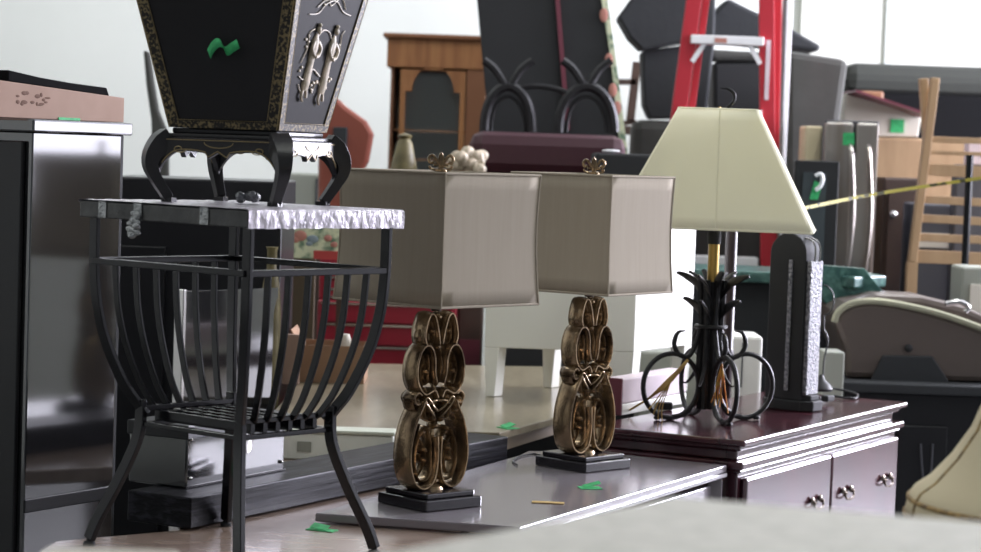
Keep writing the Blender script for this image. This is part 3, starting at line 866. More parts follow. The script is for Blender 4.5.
# cord and plug on the dresser
a = onD(826, 404)
m = MB()
pts = [onD(x, y)+Vector((0, 0, .006)) for x, y in ((819, 400), (832, 398), (846, 400), (856, 400), (857, 396), (848, 393), (836, 391), (824, 388))]
m.tube(crom(pts, 6), .0035, 6)
o = m.build('power_cord', 'cord'); tag(o, 'black cord looped on the dresser right of the arched lantern', 'cord')
pb = onD(824, 404)
MB_ = MB().box(-.02, .02, -.012, .012, 0, .018)
o = MB_.build('plug', 'black_matte', None, .004); o.location = (pb.x+.01, pb.y, ZR+.008); o.rotation_euler = (0, 0, radians(50)); tag(o, 'small black plug lying right behind the lantern base', 'plug')
m = MB()
pts = [onD(822, 392)+Vector((0, .02, z)) for z in (.0,)]
b0_ = onD(822, 392)+Vector((0, .03, 0))
dxy = lambda px, py: pY(px, py, b0_.y)
# slim black cord stand rising to green tip
m.lathe([(.0001, 0), (.035, 0), (.037, .008), (.028, .022), (.012, .034), (.006, .05)], (b0_.x, b0_.y, ZR+.0005), 18)
for P in ([(823, 380), (824, 360), (828, 340), (824, 330)],):
    m.tube(crom([dxy(*p) for p in P], 5), .0028, 6)
m.tube(crom([dxy(824, 300+15*cos(a_))+Vector((.03*sin(a_), 0, 0)) for a_ in [pi*k/10 for k in range(11)]], 3), .0022, 6)
m.tube([dxy(824, 330), dxy(824, 315)], .0024, 6)
o = m.build('wire_stand', 'cord'); tag(o, 'thin black wire stand with round foot behind the arched lantern', 'stand')

# boxes behind the iron lamp, on the dresser
xa = onD(619, 418); 
bx = pz(622, 416, ZR)
bdir = Vector((cos(DTH-radians(38)), sin(DTH-radians(38)), 0))
t = thing('pink_box', 'long pinkish box with maroon end behind the hoops of the iron lamp', 'box', (bx.x, bx.y, ZR+.001), DTH)
MB().box(0, .42, 0, .06, 0, .030).build('tray', 'white_paint', t, .003)
MB().box(.001, .419, .001, .059, .0305, .098).build('body', 'pink_box', t, .004)
MB().box(-.008, .0, 0, .06, 0, .100).build('end_panel', 'maroon', t, .002)
wp = pz(763, 388, ZR)

# dried palm leaf bundle and tag
a = onD(628, 412)+Vector((0, 0, .004)); 
Ya = ic.y-.02
P0 = Vector((onD(628, 414).x, onD(628, 414).y, ZR+.004)); P0.z += .004; P1 = pY(652, 396, Ya-.05); P2 = pY(672, 378, Ya-.04); P3 = pY(688, 360, Ya-.03)
m = MB(); m.tube(crom([P0, P1, P2, P3], 5), [.003]*5+[.005, .009, .013, .016, .017]+[.016, .014, .012, .010, .009, .007], 8, ry=.003)
for k in range(4):
    d = Vector((.006*k, 0, -.012-.006*k)); m.tube(crom([P2, P1+d+Vector((.01, 0, .0)), P1+d*2.2+Vector((-.008, 0, -.01))], 4), [.004]*4+[.004]*3+[.003, .001], 6, ry=.0015)
o = m.build('dried_leaf', 'straw'); tag(o, 'straw coloured dried leaf leaning inside the iron lamp left hoop', 'leaf')
m = MB()
Q = pY(722, 364, Ya-.06)
for k in range(7):
    d = Vector((random.uniform(-.03, .03), 0, -.10-random.uniform(0, .03)))
    d2_ = Vector((Q.x, Q.y, Q.z))+d
    d2_.z = max(d2_.z, ZR+.004)
    m.tube(crom([Q, Q+d*.5+Vector((.006*(k-3)*.4, 0, 0)), d2_], 4), [.002]*3+[.005]*4+[.003, .001], 6, ry=.0015)
o = m.build('dried_blossom', 'orange_leaf'); tag(o, 'orange dried blossom hanging between the iron lamp front hoops', 'flower')
# small black block under left hoop
bb = onD(665, 411)
o = MB().box(-.022, .022, -.014, .014, 0, .020).build('black_block', 'black_matte', None, .003); o.location = (bb.x, bb.y+.03, ZR+.001)
tag(o, 'small black block seen through the iron lamp left hoop', 'block')

# ================================================================== white stand on the pale table
wl = pz(489, 397, ZP); 
Yw = wl.y
wr_ = pY(634, 380, Yw)
t = thing('white_stand', 'white painted wooden stand with splayed legs behind the two scrollwork lamps', 'stand', (0, 0, 0))
ztop = pY(560, 196, Yw).z; zap = pY(560, 350, Yw).z
xl = pY(486, 300, Yw).x; xr = pY(636, 300, Yw).x
dW = Vector((.20, .36, 0)) # receding direction of right side
def wq(x, s): return Vector((x+dW.x*s, Yw+dW.y*s, 0))
def pr(m, x0, x1, s0, s1, z0, z1):
    a, b, c, d = wq(x0, s0), wq(x1, s0), wq(x1, s1), wq(x0, s1)
    return m.prism([xy(a), xy(b), xy(c), xy(d)], z0, z1)
pr(MB(), xl, xr, 0, 1, zap, ztop-.02).build('case', 'white_paint', t, .003)
pr(MB(), xl-.012, xr+.012, -.03, 1.03, ztop-.02, ztop).build('top', 'white_paint', t, .003)
pr(MB(), xl+.03, xr-.03, -.025, -.001, (zap+ztop)/2+.02, ztop-.035).build('drawer', 'white_paint', t, .003)
for x0, x1, s0 in ((xl, xl+.042, 0), (xr-.075, xr-.0, 0), (xl+.0, xl+.042, .88), (xr-.045, xr, .88)):
    m = MB(); a, b = wq(x0, s0), wq(x1, s0); c, d = wq(x1, s0+.12), wq(x0, s0+.12)
    n = len(m.v)
    pinch = .008
    m.v += [Vector((p.x+(pinch if i in (0, 3) else -pinch), p.y, ZP+.001)) for i, p in enumerate((a, b, c, d))] + [Vector((p.x, p.y, zap)) for p in (a, b, c, d)]
    m.f += [(3, 2, 1, 0), (4, 5, 6, 7)]+[(i, (i+1) % 4, 4+(i+1) % 4, 4+i) for i in range(4)]
    m.build('leg', 'white_paint', t, .002)

# storage tub: on the slab? rests on the pale table's front shelf
bpy.data.objects.remove(bpy.data.objects['storage_tub'])

#
def pbox(name, mt, label, cat, x0, x1, yt, Y, depth, zb, yt2=None, bevel=.01, parts=None, group=None):
    """box whose near face fills pixels x0..x1, top edge at yt, standing on height zb"""
    a = pY(x0, yt, Y); b = pY(x1, yt if yt2 is None else yt2, Y)
    zt_ = (a.z+b.z)/2
    t = thing(name, label, cat, ((a.x+b.x)/2, Y, zb), 0, group)
    wx = (b.x-a.x)/2
    MB().box(-wx, wx, 0, depth, 0, zt_-zb).build('body', mt, t, bevel)
    return t, wx, zt_-zb

t, wx, hz_ = pbox('dark_gap_box', 'black_matte', 'black box added to darken the gap between the legs of the white stand', 'crate', 488, 632, 332, 7.95, .3, 0)  # added box that makes the gap under the white stand dark
# ---- tall glossy black cabinet at far left
YC = 5.0
kC = pY(29, 300, YC); kz = pY(29, 118, YC).z
KTH = math.atan2(.45, .27)
t = thing('black_cabinet', 'tall glossy black cabinet at the far left with cardboard box on top', 'cabinet', (kC.x, kC.y, 0), KTH)
kd = Vector((cos(KTH), sin(KTH), 0))
kL = None
# length so far edge projects near px 118
for i in range(200):
    q = kC + kd*(.005*i)
    if 490.5 + q.x/q.y*FPX > 117: kL = .005*i; break
bz = .60
MB().box(0, kL, 0, .8, .08, kz-.03).build('body', 'glossy_black', t, .003)
MB().box(-.012, kL+.025, -.012, .82, kz-.03, kz-.002).build('top', 'glossy_black', t, .004)
MB().box(kL+.001, kL+.02, .01, .8, .08, kz-.03).build('back_panel', 'black_matte', t, .002)
MB().box(-.006, kL+.02, -.006, .8, 0, .08).build('plinth', 'satin_black', t, .002)
zm = pz(100, 512, .70).z
MB().box(-.004, kL+.004, -.006, -.0005, .655, .685).build('lower_rail', 'satin_black', t, .002)
d = MB().box(-.012, -.001, .02, .39, .1, kz-.05).build('door', 'satin_black', t, .003)
MB().tube([(-.025, .36, .9), (-.025, .36, 1.05)], .005, 8).build('handle', 'black_metal', d)
d = MB().box(-.012, -.001, .40, .78, .1, kz-.05).build('door', 'satin_black', t, .003)
MB().tube([(-.025, .43, .9), (-.025, .43, 1.05)], .005, 8).build('handle', 'black_metal', d)
# cardboard box on it
ca = pY(-40, 80, 5.15); cb = pY(124, 92, 5.35)
t = thing('cardboard_box', 'long flat tan cardboard box lying on the tall black cabinet', 'box', (0, 0, kz), radians(57))
br_ = pY(124, 119, 5.42); t.location = (br_.x-cos(radians(57))*.62, br_.y-sin(radians(57))*.62, kz)
cz_ = pY(60, 84, 5.2).z-kz
hh = .080
R_ = .49
MB().plate([(0, 0), (.62, 0), (.62, .058), (0, .094)], (0, 0, 0), (1, 0, 0), (0, 0, 1), -.25).build('body', 'cardboard', t, .002)
m = MB()
rr_ = random.Random(5)
for k in range(16):
    m.ball((.27+rr_.uniform(0, .10), .0, .030+rr_.uniform(0, .028)), rr_.uniform(.004, .011), .0012, rr_.uniform(.002, .005), 7)
m.build('printed_mark', 'print_brown', [c for c in t.children][0])
MB().box(.40, .47, -.002, .0, .0, .006).build('green_label', 'green_tag', [c for c in t.children][0])
# dark flat item lying on box
t2 = thing('black_cushion', 'thin black folded cushion lying on the cardboard box', 'cushion', (t.location.x, t.location.y, kz+.058), t.rotation_euler.z)
m = MB(); nn = 12
pl_ = [(-.02+.42*i/nn, hh*0+.030*(1-.35*abs(sin(i*.55)))+(.004 if i % 3 else 0)) for i in range(nn+1)]
poly = [(-.02, 0), (.41, 0)]+pl_[::-1]
MB().plate([(.26, .0235), (.59, .0035), (.58, .022), (.46, .028), (.36, .036), (.26, .048)], (0, .02, 0), (1, 0, 0), (0, 0, 1), -.12).build('pad', 'deep_black', t2, .002)

# ---- black cabinet behind the side table
YB = 6.7
t, wx, hz_ = pbox('black_armoire', 'satin_black', 'wide black cabinet behind the slatted side table', 'cabinet', 108, 283, 177, YB, .45, 0, 181, .006)
gl = pY(186, 288, YB); gr = pY(279, 288, YB)
x0_ = gl.x-t.location.x; x1_ = gr.x-t.location.x; zt_ = gl.z
def leaf(xa, xb, nm, mt, zt=zt_):
    return MB().box(xa, xb, -.02, -.001, .12, zt).build(nm, mt, t, .003)
d = leaf(-wx+.02, x0_-.06, 'door', 'satin_black', hz_-.2)
# separate glossy panels leaning in front
t = thing('glossy_panel', 'glossy dark grey sheet standing upright behind the slatted side table', 'panel', (pY(186, 290, 6.2).x, 6.2, 0), radians(52))
gw = (pY(262, 290, 6.2).x-pY(186, 290, 6.2).x)/cos(radians(52))*1.09
MB().box(0, gw, 0, .025, 0, pY(186, 291, 6.2).z).build('sheet', 'glossy_black', t, .002)
MB().box(-.012, 0, -.004, .03, 0, pY(186, 291, 6.2).z+.004).build('edge_strip', 'chrome', t, .002)
t = thing('floor_vase', 'slim olive green floor vase beside the glossy grey sheet', 'vase', (pY(274, 300, 6.6).x, 6.5, 0))
MB().lathe([(.0001, 0), (.05, 0), (.05, .05), (.032, .30), (.03, 1.0), (.024, 1.08), (.014, 1.13), (.014, 1.18), (.018, 1.19), (.0001, 1.19)], seg=18).build('vase_body', 'olive', t)

# ---- red tool chest
YT = 8.15
t = thing('red_tool_chest', 'red metal drawer tool chest with chrome trims behind the first lamp', 'tool chest', (pY(318, 300, YT).x, YT, 0))
X0 = 0; X1 = pY(456, 300, YT).x-pY(318, 300, YT).x
zz = [pY(390, y_, YT).z for y_ in (303, 324, 346, 369, 390, 415)]
MB().box(X0, X1, 0, .45, .1, zz[0]).build('case', 'red_metal', t, .004)
for i in range(5):
    d = MB().box(X0+.01, X1-.01, -.015, -.001, zz[i+1]+.003, zz[i]-.006).build('drawer', 'red_metal', t, .003)
    MB().box(X0+.01, X1-.01, -.022, -.014, zz[i]-.010, zz[i]-.002).build('trim', 'chrome', d)
d = MB().box(X0+.01, X1-.01, -.015, -.001, .12, zz[5]-.003).build('door', 'red_metal', t, .003)
for x in (.06, X1-.06):
    MB().tube([(x, .1, .05), (x+.03, .1, .05)], .05, 16).build('caster', 'black_matte', t)
    MB().tube([(x, .35, .05), (x+.03, .35, .05)], .05, 16).build('caster', 'black_matte', t)
t = thing('red_tool_box', 'small red top tool box with thin drawers standing on the red tool chest', 'tool box', (pY(316, 300, YT).x, YT+.06, zz[0]+.001))
X1b = .16; ht = pY(330, 255, YT).z-zz[0]
MB().box(.005, X1b, 0, .3, 0, ht).build('case', 'red_metal', t, .004)
for y_ in (278, 290, 302):
    zc = pY(330, y_, YT).z-zz[0]
    if zc < .01: zc = .012
    d = MB().box(.035, X1b-.01, -.012, -.001, zc-.008, zc+.028).build('drawer', 'red_metal', t, .002)
    MB().box(.04, X1b-.02, -.018, -.012, zc-.004, zc+.004).build('pull', 'chrome', d)

# brown panel right of tool chest
t, wx, hz_ = pbox('brown_screen', 'walnut', 'dark brown wooden panel between the red tool chest and white stand', 'panel', 458, 484, 300, 8.3, .05, 0)
MB().box(-wx+.01, wx-.01, -.006, -.001, .5, .8).build('inset', 'maroon', t)

# cardboard boxes in front of the tool chest (on the pale table)
Yk = 6.95
a = pY(298, 345, Yk); b = pY(363, 408, Yk)
t = thing('open_carton', 'brown cardboard carton behind the slats, in front of the red tool chest', 'box', (a.x, Yk, ZP+.001))
cw = b.x-a.x; ch = a.z-ZP
MB().box(0, cw, 0, .006, 0, ch).box(0, cw, .21, .216, 0, ch).box(0, .006, .006, .21, 0, ch).box(cw-.006, cw, .006, .21, 0, ch).box(.006, cw-.006, .006, .21, 0, .006).build('body', 'cardboard_brown', t)
MB().plate([(0, 0), (.21, 0), (.21, .05), (0, .05)], (cw, 0, ch), (0, 1, 0), (.6, 0, .8), .004).build('flap', 'cardboard_brown', t)
MB().plate([(0, 0), (.21, 0), (.21, .05), (0, .05)], (0, 0, ch), (0, 1, 0), (-.5, 0, .85), .004).build('flap', 'cardboard_brown', t)
# paper roll standing in carton
o = MB().lathe([(.0001, .01), (.022, .01), (.022, ch+.012), (.016, ch+.03), (.0001, ch+.03)], seg=16).build('paper_roll', 'skin_white'); o.location = (a.x+cw-.07, Yk+.1, ZP)
tag(o, 'whitish paper roll standing in the brown carton', 'roll')
a = pY(281, 335, Yk-.1)
t = thing('tan_board', 'light tan board standing left of the brown carton', 'board', (a.x, Yk-.08, ZP+.001))
MB().box(0, .055, 0, .02, 0, a.z-ZP).build('board', 'cardboard', t, .002)

# floral box art leaning, at the height between rail and top
YFp = 7.6
a = pY(282, 226, YFp); b = pY(346, 260, YFp)
t = thing('floral_painting', 'floral painting in pale green and coral seen beneath the side table top', 'painting', (a.x, YFp, 0))
fw = b.x-a.x; 
MB().box(0, fw, 0, .03, b.z, a.z+.03).build('canvas', 'floral', t, .002)
m = MB()
for cx2, cz2, r2 in ((.06, .075, .022), (.15, .07, .014), (.045, .062, .014), (.17, .05, .012)):
    MB().ball((fw*cx2/.21, -.001, b.z+cz2), r2, .003, r2*.8).build('painted_flower', 'coral', t)
m = MB()
for cx2, cz2, r2 in ((.10, .065, .02), (.09, .05, .012)): MB().ball((fw*cx2/.21, -.001, b.z+cz2), r2, .003, r2*.7).build('painted_blue_flower', 'blue_patch', t)
MB().box(fw*.5, fw, -.004, 0, b.z, b.z+.028).build('red_band', 'floral_red', t)
MB().box(fw-.03, fw-.01, .03, .05, .0, b.z+.05).build('easel_leg', 'walnut', t)
MB().box(.0, fw*.52, .0, .05, .0, b.z-.001).build('easel_board', 'olive_dark', t)

# celadon panel seen between the urn stand legs
t, wx, hz_ = pbox('sage_screen', 'celadon', 'pale sage green cabinet seen between the urn stand legs', 'cabinet', 284, 350, 174, 10.4, .3, 0)
MB().box(-.005, .005, -.004, -.001, .1, hz_-.02).build('door_gap', 'label_grey', t)

a = pz(278, 457, ZB); b = pz(332, 458, ZB); c = pz(396, 452, ZB)
t = thing('storage_tub', 'low milky white storage tub on the wooden table behind the black slab', 'tub', (a.x, 5.68, ZB+.001), 0)
wt = c.x-a.x-.0
MB().box(0, wt, 0, .08, 0, .066).build('tub_body', 'white_plastic', t, .004)
MB().box(-.004, wt+.004, -.004, .083, .0665, .076).build('lid', 'cream_paint', t, .003)
MB().box(.05, .085, -.002, -.0003, .02, .045).build('paper_label', 'celadon', t)

Yt_ = 5.86
# ---- brown leather chair
YL = 9.5
def outline(name, label, cat, mt, pts, Y, depth, bevel=.03, legs=None, part='body', zfloor=True):
    P = [pY(x, y, Y) for x, y in pts]
    cx = sum(p.x for p in P)/len(P); zmin = min(p.z for p in P)
    t = thing(name, label, cat, (cx, Y, 0))
    MB().plate([(p.x-cx, p.z) for p in P], (0, depth, 0), (1, 0, 0), (0, 0, 1), depth).build(part, mt, t, bevel)
    return t, cx, zmin
t, cx, zm = outline('leather_chair', 'brown leather chair back peeping out right of the urn', 'chair', 'brown_leather',
    [(318, 165), (320, 120), (328, 98), (336, 97), (345, 106), (366, 121), (373, 134), (368, 162), (362, 172), (345, 250), (318, 250)], YL, .10, .02, part='backrest')
a = pY(341, 110, YL)
MB().box(a.x-cx-.03, a.x-cx+.03, -.012, -.001, pY(340, 170, YL).z, pY(340, 127, YL).z).build('back_pad', 'charcoal_fabric', t, .01)
MB().box(-.22, .22, -.42, 0, .44, .54).build('seat', 'brown_leather', t, .03)
for x in (-.2, .17):
    for y in (-.4, -.02): MB().box(x, x+.03, y, y+.03, 0, .44).build('leg', 'walnut', t)
MB().box(-.1, .1, .0, .06, .5, zm+.02).build('back_post', 'walnut', t)
# grey draped thing left of the urn
t, cx, zm = outline('grey_banner', 'narrow dark grey post standing just left of the urn', 'post', 'grey_fabric',
    [(143, 50), (149, 52), (153, 80), (158, 110), (168, 135), (168, 200), (152, 200), (151, 120), (146, 85)], 9.5, .05, .01)
MB().box(-.015, .06, 0, .05, 0, zm+.02).build('post', 'grey_fabric', t)

# ---- china cabinet
YH = 11.0
a = pY(388, 33, YH); b = pY(488, 33, YH)
t = thing('china_cabinet', 'oak china cabinet with an arched glass door against the white wall', 'cabinet', (a.x, YH, 0))
cw = b.x-a.x; ch = a.z
f0 = pY(393, 100, YH).x-a.x+.01; f1 = cw
# frame front with arched opening -> build frame pieces
g0 = pY(400, 100, YH).x-a.x; g1 = pY(465, 100, YH).x-a.x
zA = pY(430, 66, YH).z; zS = pY(430, 92, YH).z; zB = .95
MB().box(-.02, cw+.03, -.05, .45, ch-.022, ch).build('crown', 'oak_dark', t, .006)
MB().box(.0, cw+.01, -.02, .43, ch-.16, ch-.0225).build('frieze', 'oak', t, .004)
MB().box(.02, .035, 0, .42, .8, ch-.16).box(cw-.02, cw, 0, .42, .8, ch-.16).box(.02, cw, .40, .42, .8, ch-.16).build('carcass', 'oak_dark', t, .002)
MB().box(.0, cw+.01, -.02, .43, 0, .8).build('base', 'oak', t, .004)
MB().box(g1+.005, cw-.0, -.012, .01, .8, ch-.16).build('stile', 'oak_dark', t, .003)
dm = MB(); w2 = (g1-g0)/2; cxm = (g0+g1)/2; op = w2-.025
# door frame as strip polygons
n = 16; inner = [(cxm-op, zB+.05), (cxm-op, zS)] + [(cxm-(op-.03)*cos(pi*i/n), zS+(zA-zS)*sin(pi*i/n)) for i in range(n+1)] + [(cxm+op, zS), (cxm+op, zB+.05)]
outerp = [(g0, .82), (g0, zS)] + [(g0+(g1-g0)*i/n, ch-.17) for i in range(n+1)] + [(g1, zS), (g1, .82)]
v0 = len(dm.v)
for y_ in (-.015, .008):
    for (x, z) in inner: dm.v.append(Vector((x, y_, z)))
    for (x, z) in outerp: dm.v.append(Vector((x, y_, z)))
K = len(inner)
for i in range(K):
    j = (i+1) % K
    dm.f += [(i, j, K+j, K+i), (2*K+i, 3*K+i, 3*K+j, 2*K+j), (i, 2*K+i, 2*K+j, j), (K+i, K+j, 3*K+j, 3*K+i)]
d = dm.build('door', 'oak', t, smooth=0)
MB().box(g0+.01, g1-.01, .009, .012, .85, ch-.18).build('pane', 'glass', d)
for y_ in (131, 160):
    z = pY(430, y_, YH).z; MB().box(.03, cw-.02, .03, .40, z-.006, z+.006).build('shelf', 'oak', t)
MB().box(.036, cw-.021, .38, .399, .8, ch-.17).build('back_panel', 'cabinet_back', t)
# figurines before the cabinet (beige figurine, white flower bunch)
def figurine(px, py_top, py_bot, Y, mt, lab, name, zsup):
    pass

# ---- black stacked furniture + burgundy cushion
YK = 9.4
t, cx, zm = outline('black_backed_canvas', 'big leaning black canvas back with floral printed edge', 'canvas', 'black_matte',
    [(474, -30), (598, -30), (603, 0), (612, 60), (625, 170), (628, 250), (497, 250), (487, 110), (477, 0)], YK+.3, .06, .004, part='panel')
P = [pY(x, y, YK+.29) for x, y in ((600, -10), (606, -10), (616, 60), (628, 155), (621, 160), (611, 60))]
MB().plate([(p.x-cx, p.z) for p in P], (0, .05, 0), (1, 0, 0), (0, 0, 1), .06).build('floral_edge', 'floral', t)
m = MB()
for (x, y) in ((604, 15), (609, 60), (613, 90), (617, 108)):
    p = pY(x, y, YK+.28); m.ball((p.x-cx, -.012, p.z), .018, .004, .03)
m.build('printed_blossom', 'coral', t)
p0 = pY(556, -20, YK+.29); p1 = pY(568, 130, YK+.29)
MB().tube([(p0.x-cx, -.006, p0.z), (p1.x-cx, -.006, p1.z)], .013, 4).build('red_strap', 'maroon', t)
MB().box(-.25, -.2, 0, .1, 0, zm+.05).box(.2, .25, 0, .1, 0, zm+.05).build('rear_leg', 'black_matte', t)
# burgundy seat bench with iron arches
t = thing('burgundy_bench', 'burgundy cushioned iron bench with arched scroll back before the black canvas', 'bench', (pY(550, 150, YK).x, YK-.1, 0))
ox = t.location.x
YI = YK-.1
za = pY(550, 134, YI).z; zb2_ = pY(550, 172, YI).z
x0 = pY(470, 150, YI).x-ox; x1 = pY(622, 150, YI).x-ox
MB().box(x0, x1, -.3, .1, zb2_-.02, za).build('cushion', 'burgundy', t, .05)
MB().box(x0, x1, -.28, .08, zb2_-.14, zb2_-.021).build('seat_frame', 'black_metal', t, .01)
for x in (x0+.03, x1-.03):
    for y in (-.26, .06): MB().tube([(x, y, 0), (x, y, zb2_-.14)], .015, 8).build('leg', 'black_metal', t)
for cxp, w_ in ((508, 24), (587, 28)):
    m = MB()
    c0 = pY(cxp, 110, YI)
    pts = []
    for i in range(17):
        a_ = pi*i/16; q = pY(cxp-w_*cos(a_), 132-46*sin(a_)**.9, YI); pts.append((q.x-ox, .05, q.z))
    m.tube(pts, .022, 8)
    pts = [pY(cxp-w_*.72*cos(pi*i/12), 132-36*sin(pi*i/12)**.9, YI) for i in range(13)]
    m.tube([(q.x-ox, .05, q.z) for q in pts], .008, 8)
    m.build('arch', 'iron', t)
    m = MB()
    for sg in (-1, 1):
        pts = [pY(cxp+dx*sg, yy, YI) for dx, yy in ((2, 88), (6, 80), (14, 68), (25 if sg > 0 else 24, 60))]
        m.tube(crom([(q.x-ox, .05, q.z) for q in pts], 4), .018, 8)
    m.build('horn', 'iron', t)
m = MB()
pts = [pY(x, y, YI) for x, y in ((512, 90), (530, 86), (550, 87), (570, 93))]
m.tube(crom([(q.x-ox, .05, q.z) for q in pts], 4), .012, 8); m.build('cross_bar', 'iron', t)

# small white flower figurine + beige figurine near the first lamp's shade (standing on a cabinet)
YG = 8.9
gsup = pY(430, 200, YG).z
t, wx, hz_ = pbox('low_bookcase', 'walnut', 'low dark wooden bookcase hidden behind the first lamp shade', 'bookcase', 394, 474, 176, 8.68, .28, 0)
gz = hz_
def stand_on(name, label, cat, mt, px, py, mbf):
    p = pY(px, py, 8.8)
    t = thing(name, label, cat, (p.x, 8.8, gz+.001)); mbf(t, p.z-gz, mt); return t
def fg1(t, h, mt):
    MB().lathe([(.0001, 0), (.05, 0), (.052, .02), (.04, h*.45), (.03, h*.75), (.02, h*.85), (.03, h*.93), (.0001, h)], seg=16).build('figure', mt, t)
stand_on('beige_figurine', 'slender beige figurine standing left before the oak china cabinet', 'figurine', 'olive', 405, 133, fg1)
def fg2(t, h, mt):
    m = MB()
    random.seed(3)
    for k in range(18):
        m.ball((random.uniform(-.06, .06), random.uniform(-.03, .03), random.uniform(.02, h*.8)), .028, .02, .024, 7)
    m.ball((0, 0, h*.85), .03, .03, .03, 8)
    m.build('flowers', mt, t)
stand_on('flower_ornament', 'cluster of white ceramic flowers beside the first lamp finial', 'ornament', 'soapstone', 468, 150, fg2)
# little white scrap right of second finial
pbx = pY(569, 160, 8.9)

# dark blue-black chest under cushions right (y~150-170)
t, wx, hz_ = pbox('black_chest', 'black_matte', 'black chest behind the second lamp finial below the grey cushions', 'chest', 596, 676, 154, 8.5, .42, 0)
p = pY(612, 166, 8.98)
o = MB().ball((0, 0, .006), .035, .012, .006).build('white_slip', 'white_enamel'); o.location = (pY(611, 153, 8.56).x, 8.56, hz_+.002)
tag(o, 'small white slip lying on the black chest', 'paper')
# brown chair frame fragment
t = thing('wooden_chair', 'brown wooden chair frame between the floral canvas and grey cushions', 'chair', (pY(632, 100, 11.25).x, 11.25, 0))
ox = t.location.x
def seg(m, a, b, r=.02):
    p, q = pY(*a, 11.25), pY(*b, 11.25); m.bar([(p.x-ox, 0, p.z), (q.x-ox, 0, q.z)], r*2, .04, (0, 1, 0)); return m
seg(MB(), (637, 62), (630, 122)).build('back_post', 'walnut', t)
seg(MB(), (614, 82), (636, 82), .014).build('back_rail', 'walnut', t)
seg(MB(), (612, 124), (636, 122), .012).build('back_rail', 'walnut', t)
seg(MB(), (600, 62), (604, 122)).build('back_post', 'walnut', t)
zc_ = pY(632, 122, 11.25).z
MB().box(-.16, .05, -.03, .4, zc_-.06, zc_-.02).build('seat', 'walnut', t)
for x in (-.15, .02):
    for y in (-.02, .36): MB().box(x, x+.03, y, y+.03, 0, zc_-.06).build('leg', 'walnut', t)

# ---- stacked sofas (grey cushions)
YSF = 10.2
def soft(name, label, cat, mt, pts, Y, depth, bevel=.05, group=None, post=None):
    P = [pY(x, y, Y) for x, y in pts]
    cx = sum(p.x for p in P)/len(P); zmin = min(p.z for p in P)
    t = thing(name, label, cat, (cx, Y, zmin), 0, group)
    MB().plate([(p.x-cx, p.z-zmin) for p in P], (0, depth, 0), (1, 0, 0), (0, 0, 1), depth).build('cushion', mt, t, bevel)
    return t, cx, zmin
# support: long light-grey sofa standing on the floor
sup_y = 119
t = thing('grey_sofa', 'pale grey sofa standing under the stacked dark cushions behind the ladder', 'sofa', (pY(720, 119, YSF).x, YSF, 0))
ox = t.location.x
xa, xb = pY(634, 119, YSF).x-ox, pY(838, 119, YSF).x-ox
zs = pY(660, 119, YSF).z
MB().box(xa, xb, .0, .7, .1, zs*.55).build('base', 'grey_fabric', t, .04)
MB().box(xa, xb, .05, .3, zs*.5, zs-.005).build('backrest', 'grey_fabric', t, .04)
for x in (xa+.05, xb-.1):
    for y in (.05, .6): MB().box(x, x+.05, y, y+.05, 0, .1).build('foot', 'walnut', t)
soft('dark_cushion', 'dark grey upright cushion left of the red ladder, on the pale sofa', 'cushion', 'charcoal_fabric',
     [(642, 51), (668, 47), (715, 41), (706, 118), (650, 119), (644, 105)], YSF+.06, .22, .012, 'stacked dark sofa cushions')
soft('dark_cushion', 'dark grey angular cushion topmost of the stack left of the ladder', 'cushion', 'charcoal_fabric',
     [(618, 17), (636, -8), (716, -14), (715, 37), (668, 45), (642, 50), (630, 38)], YSF+.02, .25, .012, 'stacked dark sofa cushions')
soft('dark_cushion', 'dark grey peaked cushion seen through the top of the ladder', 'cushion', 'charcoal_fabric',
     [(708, 40), (707, 20), (728, -2), (748, 8), (790, 28), (822, 46), (818, 52), (790, 48), (765, 46)], YSF+.32, .3, .03, 'stacked dark sofa cushions')
soft('dark_cushion', 'black cushion seen through the ladder under its upper step', 'cushion', 'black_matte',
     [(713, 62), (775, 62), (775, 119), (713, 119)], YSF+.32, .3, .02, 'stacked dark sofa cushions')
soft('dark_cushion', 'mid grey bolster seen through the ladder right below its upper step', 'cushion', 'grey_fabric',
     [(707, 49), (775, 53), (775, 60), (713, 60)], YSF+.30, .3, .02, 'stacked dark sofa cushions')
soft('armchair_block', 'large grey boxy sofa arm right of the ladder', 'sofa', 'grey_fabric',
     [(786, 50), (849, 60), (841, 116), (836, 260), (786, 260)], YSF-.23, .2, .03)
zmn = bpy.data.objects['armchair_block'].location.z
tt = bpy.data.objects['armchair_block']; MB().box(-.2, .2, .02, .18, -zmn, .0).build('base', 'grey_fabric', tt, .02)

# ---- red ladder
YLd = 9.7
t = thing('step_ladder', 'tall red fibreglass step ladder with white steps behind the cream shade', 'ladder', (pY(722, 110, YLd).x, YLd, 0))
ox = t.location.x
def lad(m, x_top, y_top, x_bot, y_bot, wpx, dep, y0):
    p, q = pY(x_top, y_top, YLd), pY(x_bot, y_bot, YLd)
    # extend to the floor
    k = p.z/(p.z-q.z); bt = p+(q-p)*k
    w2 = wpx/2/FPX*YLd
    m.v = []; m.f = []
    m.plate([(p.x-ox-w2, p.z), (p.x-ox+w2, p.z), (bt.x-ox+w2, .0), (bt.x-ox-w2, .0)], (0, y0+dep, 0), (1, 0, 0), (0, 0, 1), dep)
    return m
lad(MB(), 699, -40, 679, 110, 15, .03, -.02).build('front_rail', 'ladder_red', t, .003)
lad(MB(), 712, -40, 692, 110, 7, .05, .02).build('front_rail_flange', 'ladder_red', t, .003)
lad(MB(), 766, -40, 767, 110, 15, .03, -.02).build('front_rail', 'ladder_red', t, .003)
lad(MB(), 779, -40, 776, 110, 9, .05, .02).build('front_rail_flange', 'ladder_red', t, .003)
lad(MB(), 790, -40, 784, 130, 5, .03, .10).build('rear_rail', 'chrome', t, .003)
